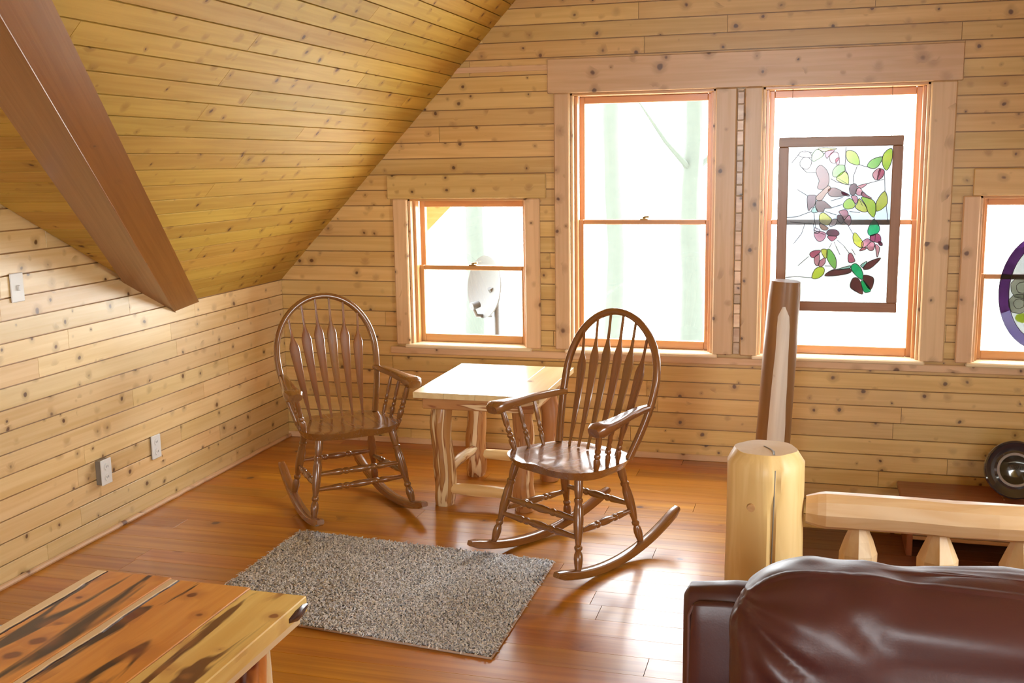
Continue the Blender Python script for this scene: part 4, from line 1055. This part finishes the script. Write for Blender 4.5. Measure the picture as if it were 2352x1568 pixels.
# inner panel and piping on the visible corner
rbox('back_panel', (SX0 + .022, -3.685, .25), (2.99, -3.655, .752), .012, m_leather, sofa, bulge=.006, res=14)
mb = MB(); mb.sweep([Vector(p) - sc for p in ((SX0 + .016, -3.668, .15), (SX0 + .016, -3.668, .722), (SX0 + .024, -3.668, .742), (SX0 + .045, -3.668, .750), (3.10, -3.668, .751))], [.0035] * 5, 6, up=(0, 1, 0)); mb.build('piping', m_seam, sofa, True)
rbox('back_roll', (2.985, -3.66, .66), (SX1 - .1, -3.52, .820), .055, m_leather, sofa, res=20, wr=.006, seed=3)
rbox('arm', (SX0 - .02, -4.55, .08), (SX0 + .17, -3.67, .585), .05, m_leather, sofa, res=14)
rbox('arm', (SX1 - .17, -4.55, .08), (SX1 + .02, -3.67, .585), .05, m_leather, sofa, res=14)
rbox('base', (SX0 + .17, -4.45, .08), (SX1 - .17, -3.67, .27), .03, m_leather, sofa, res=10)
for (a_, b_) in ((SX0 + .18, 3.88), (3.90, SX1 - .18)): rbox('seat_cushion', (a_, -4.50, .27), (b_, -3.90, .46), .06, m_leather, sofa, .02, res=14)
for (x_, y_) in ((2.9, -3.6), (4.9, -3.6), (2.9, -4.45), (4.9, -4.45)):
    mb = MB(); mb.sweep([(x_ - 3.85, y_ + 3.95, 0), (x_ - 3.85, y_ + 3.95, .10)], [.025, .03], 10); mb.build('foot', m_frame, sofa, True)
def pillow(x0, x1, seed, parent):
    """over-stuffed back cushion: a gathered, wrinkled bolster"""
    mb = MB(); nu, nv = 160, 110; vs = []; fs = []
    c = Vector(((x0 + x1) / 2, -3.80, .622)); hx_, hy_, hz_ = (x1 - x0) / 2, .145, .272
    for i in range(nv + 1):
        ph = -PI / 2 + PI * i / nv
        for k in range(nu):
            th_ = 2 * PI * k / nu
            def se(v, e): return math.copysign(abs(v) ** e, v)
            x_ = se(math.cos(ph), .25) * se(math.cos(th_), .30); y_ = se(math.cos(ph), .75) * se(math.sin(th_), .8); z_ = se(math.sin(ph), .33)
            p = Vector((x_ * hx_, y_ * hy_, z_ * hz_))
            # lean back with height, sag toward the middle of the top edge
            p.y += .03 * z_
            p.z -= .030 * max(0, z_) * (max(0, (x_ + .55)) ** 1.2) * .5 if z_ > 0 else 0
            # pinched corner: gathers radiating from the upper left corner
            dcx, dcz = x_ + .98, .80 - z_; rr_ = math.hypot(dcx * 2.0, dcz)
            an = math.atan2(dcz, dcx * 2.0)
            gth = .0028 * math.sin(an * 15 + seed + 1.5 * noise.noise(Vector((rr_ * 3, an * 2, seed)))) * math.exp(-((rr_ - .38) / .38) ** 2)
            crease = 0
            if y_ < .2:
                for (ax1, az1, ax2, az2, dp, wd_) in ((-.62, .92, -.22, .34, .012, .07), (-.97, .76, -.66, .42, .012, .06), (-.12, .88, .10, .42, .010, .08), (-.93, .45, -.70, .10, .008, .06), (.35, .9, .6, .5, .010, .08)):
                    vx, vz = (ax2 - ax1) * 1.75, az2 - az1; L2 = vx * vx + vz * vz
                    t_ = ((x_ - ax1) * 1.75 * vx + (z_ - az1) * vz) / L2; tc_ = max(0, min(1, t_))
                    dd = math.hypot((x_ - ax1) * 1.75 - vx * tc_, (z_ - az1) - vz * tc_)
                    sgn = ((x_ - ax1) * 1.75 * vz - (z_ - az1) * vx)
                    fade = math.sin(PI * max(.02, min(.98, tc_))) ** .6
                    crease += (-dp * math.exp(-(dd / wd_) ** 2) + dp * .6 * math.exp(-((dd - wd_ * 2.4) / (wd_ * 1.8)) ** 2)) * fade
            big = .016 * noise.noise(Vector((x_ * 2.1 + seed, y_, z_ * 1.8))) + .005 * noise.noise(Vector((x_ * 7 + seed, y_ * 3, z_ * 6)))
            nrm = Vector((x_ / hx_, y_ / hy_, z_ / hz_)).normalized()
            p += nrm * (gth + crease + big)
            # seam along the top edge
            if abs(y_ + .35) < .05 and z_ > .6: p += nrm * .004
            vs.append(c + p - sc)
    for i in range(nv):
        for k in range(nu): fs.append((i * nu + k, i * nu + (k + 1) % nu, (i + 1) * nu + (k + 1) % nu, (i + 1) * nu + k))
    mb.add(vs, fs, [tuple(v) for v in vs]); return mb.build('back_cushion', m_leather, parent, 'all')
pillow(2.925, 3.875, 1.0, sofa); pillow(3.885, 4.83, 5.0, sofa)

# ------------------------------------------------------------------ bench on the landing and the round plate
bn = thing('bench', 'low red-brown wooden bench against the far wall beyond the railing', 'bench', (4.3, -.19, -.336))
def BN(nm, a, b, ax_, mat, bev=.004):
    mb = MB(); mb.box(Vector(a) - Vector((4.3, -.19, -.336)), Vector(b) - Vector((4.3, -.19, -.336)), ax_, bev); return mb.build(nm, mat, bn)
BN('top', (3.51, -.355, -.064), (5.1, -.026, -.040), 0, m_bench, .006)
BN('apron', (3.56, -.325, -.175), (5.05, -.305, -.064), 0, m_bench2)
for x_ in (3.545, 5.035): BN('side', (x_, -.33, -.336), (x_ + .028, -.03, -.064), 2, m_bench)
mb = MB()
poly_prism(mb, [(3.573 - 4.3, -.175 + .336), (3.573 - 4.3, -.064 + .336), (3.64 - 4.3, -.064 + .336), (3.62 - 4.3, -.10 + .336), (3.59 - 4.3, -.12 + .336)], -.15, -.13); mb.build('bracket', m_bench, bn)
BN('shelf', (3.573, -.30, -.26), (5.035, -.04, -.24), 0, m_bench2)
pl = thing('plate', 'round dark glossy plate with a pale ring standing on the red-brown bench', 'plate', (4.04, -.20, -.040))
m_pl = plain('black_glaze', (.035, .032, .04), .12, coat=1.0, spec=.8); m_ring = plain('pale_ring', (.42, .38, .37), .3, coat=.5)
m_plc = plain('dark_centre', (.03, .028, .02), .15, coat=.8, noise_amt=.6, nscale=25)
tl_ = math.radians(-14)
def plate_part(nm, prof, mat, seg=48):
    mb = MB(); vs = []; fs = []
    for (r_, d_) in prof:
        for k in range(seg):
            a = 2 * PI * k / seg; x_ = r_ * math.cos(a); z_ = r_ * math.sin(a)
            v = Vector((x_, -d_, z_)); v = Matrix.Rotation(tl_, 3, 'X') @ v; vs.append(v + Vector((0, 0, .142)))
    for i in range(len(prof) - 1):
        for k in range(seg): fs.append((i * seg + k, (i + 1) * seg + k, (i + 1) * seg + (k + 1) % seg, i * seg + (k + 1) % seg))
    mb.add(vs, fs, [tuple(v) for v in vs]); return mb.build(nm, mat, pl, True)
plate_part('rim', [(.080, .010), (.095, .004), (.110, .010), (.125, .026), (.135, .032), (.142, .026), (.144, .010), (.135, -.004), (.09, -.008), (.01, -.008)], m_pl)
plate_part('inner_ring', [(.070, .008), (.073, .016), (.079, .018), (.084, .013), (.083, .004)], m_ring)
plate_part('centre', [(.001, -.004), (.03, -.002), (.055, .003), (.071, .010)], m_plc)
for s_ in (-1, 1):
    mb = MB(); mb.sweep([(s_ * .05, -.055, 0.004), (s_ * .05, .06, .004), (s_ * .045, .085, .10)], [.004, .004, .004], 6); mb.build('stand', m_frame, pl, True)

# ------------------------------------------------------------------ switch and sockets on the left wall
def plate_w(name, label, cat, y, z, depth, kind):
    t = thing(name, label, cat, (.012, y, z))
    if depth > .01:
        mb = MB(); mb.box((0, -.033, -.055), (depth - .004, .033, .055), 2, .002); mb.build('box', m_box, t)
    mb = MB(); mb.box((depth - .006, -.037, -.058), (depth, .037, .058), 2, .003); mb.build('cover_plate', m_white, t)
    if kind == 'switch':
        mb = MB(); mb.box((depth, -.005, -.012), (depth + .010, .005, .010), 2, .002); mb.build('toggle', m_white, t)
    else:
        for dz in (-.024, .024):
            mb = MB(); mb.sweep([(depth - .001, 0, dz), (depth + .003, 0, dz)], [.016, .0155], 16); f_ = mb.build('socket', m_white, t, True)
            for dy in (-.006, .006):
                mb = MB(); mb.box((depth + .0028, dy - .001, dz - .004), (depth + .0036, dy + .001, dz + .006)); mb.build('slot', m_slot, f_)
plate_w('light_switch', 'white light switch plate high on the left wall', 'switch', -2.206, 1.167, .008, 'switch')
plate_w('wall_socket', 'white double socket standing proud of the left wall, nearer the rug', 'socket', -1.790, .292, .034, 'sock')
plate_w('wall_socket', 'pale flat socket plate on the left wall, farther along toward the corner', 'socket', -1.378, .296, .012, 'sock')
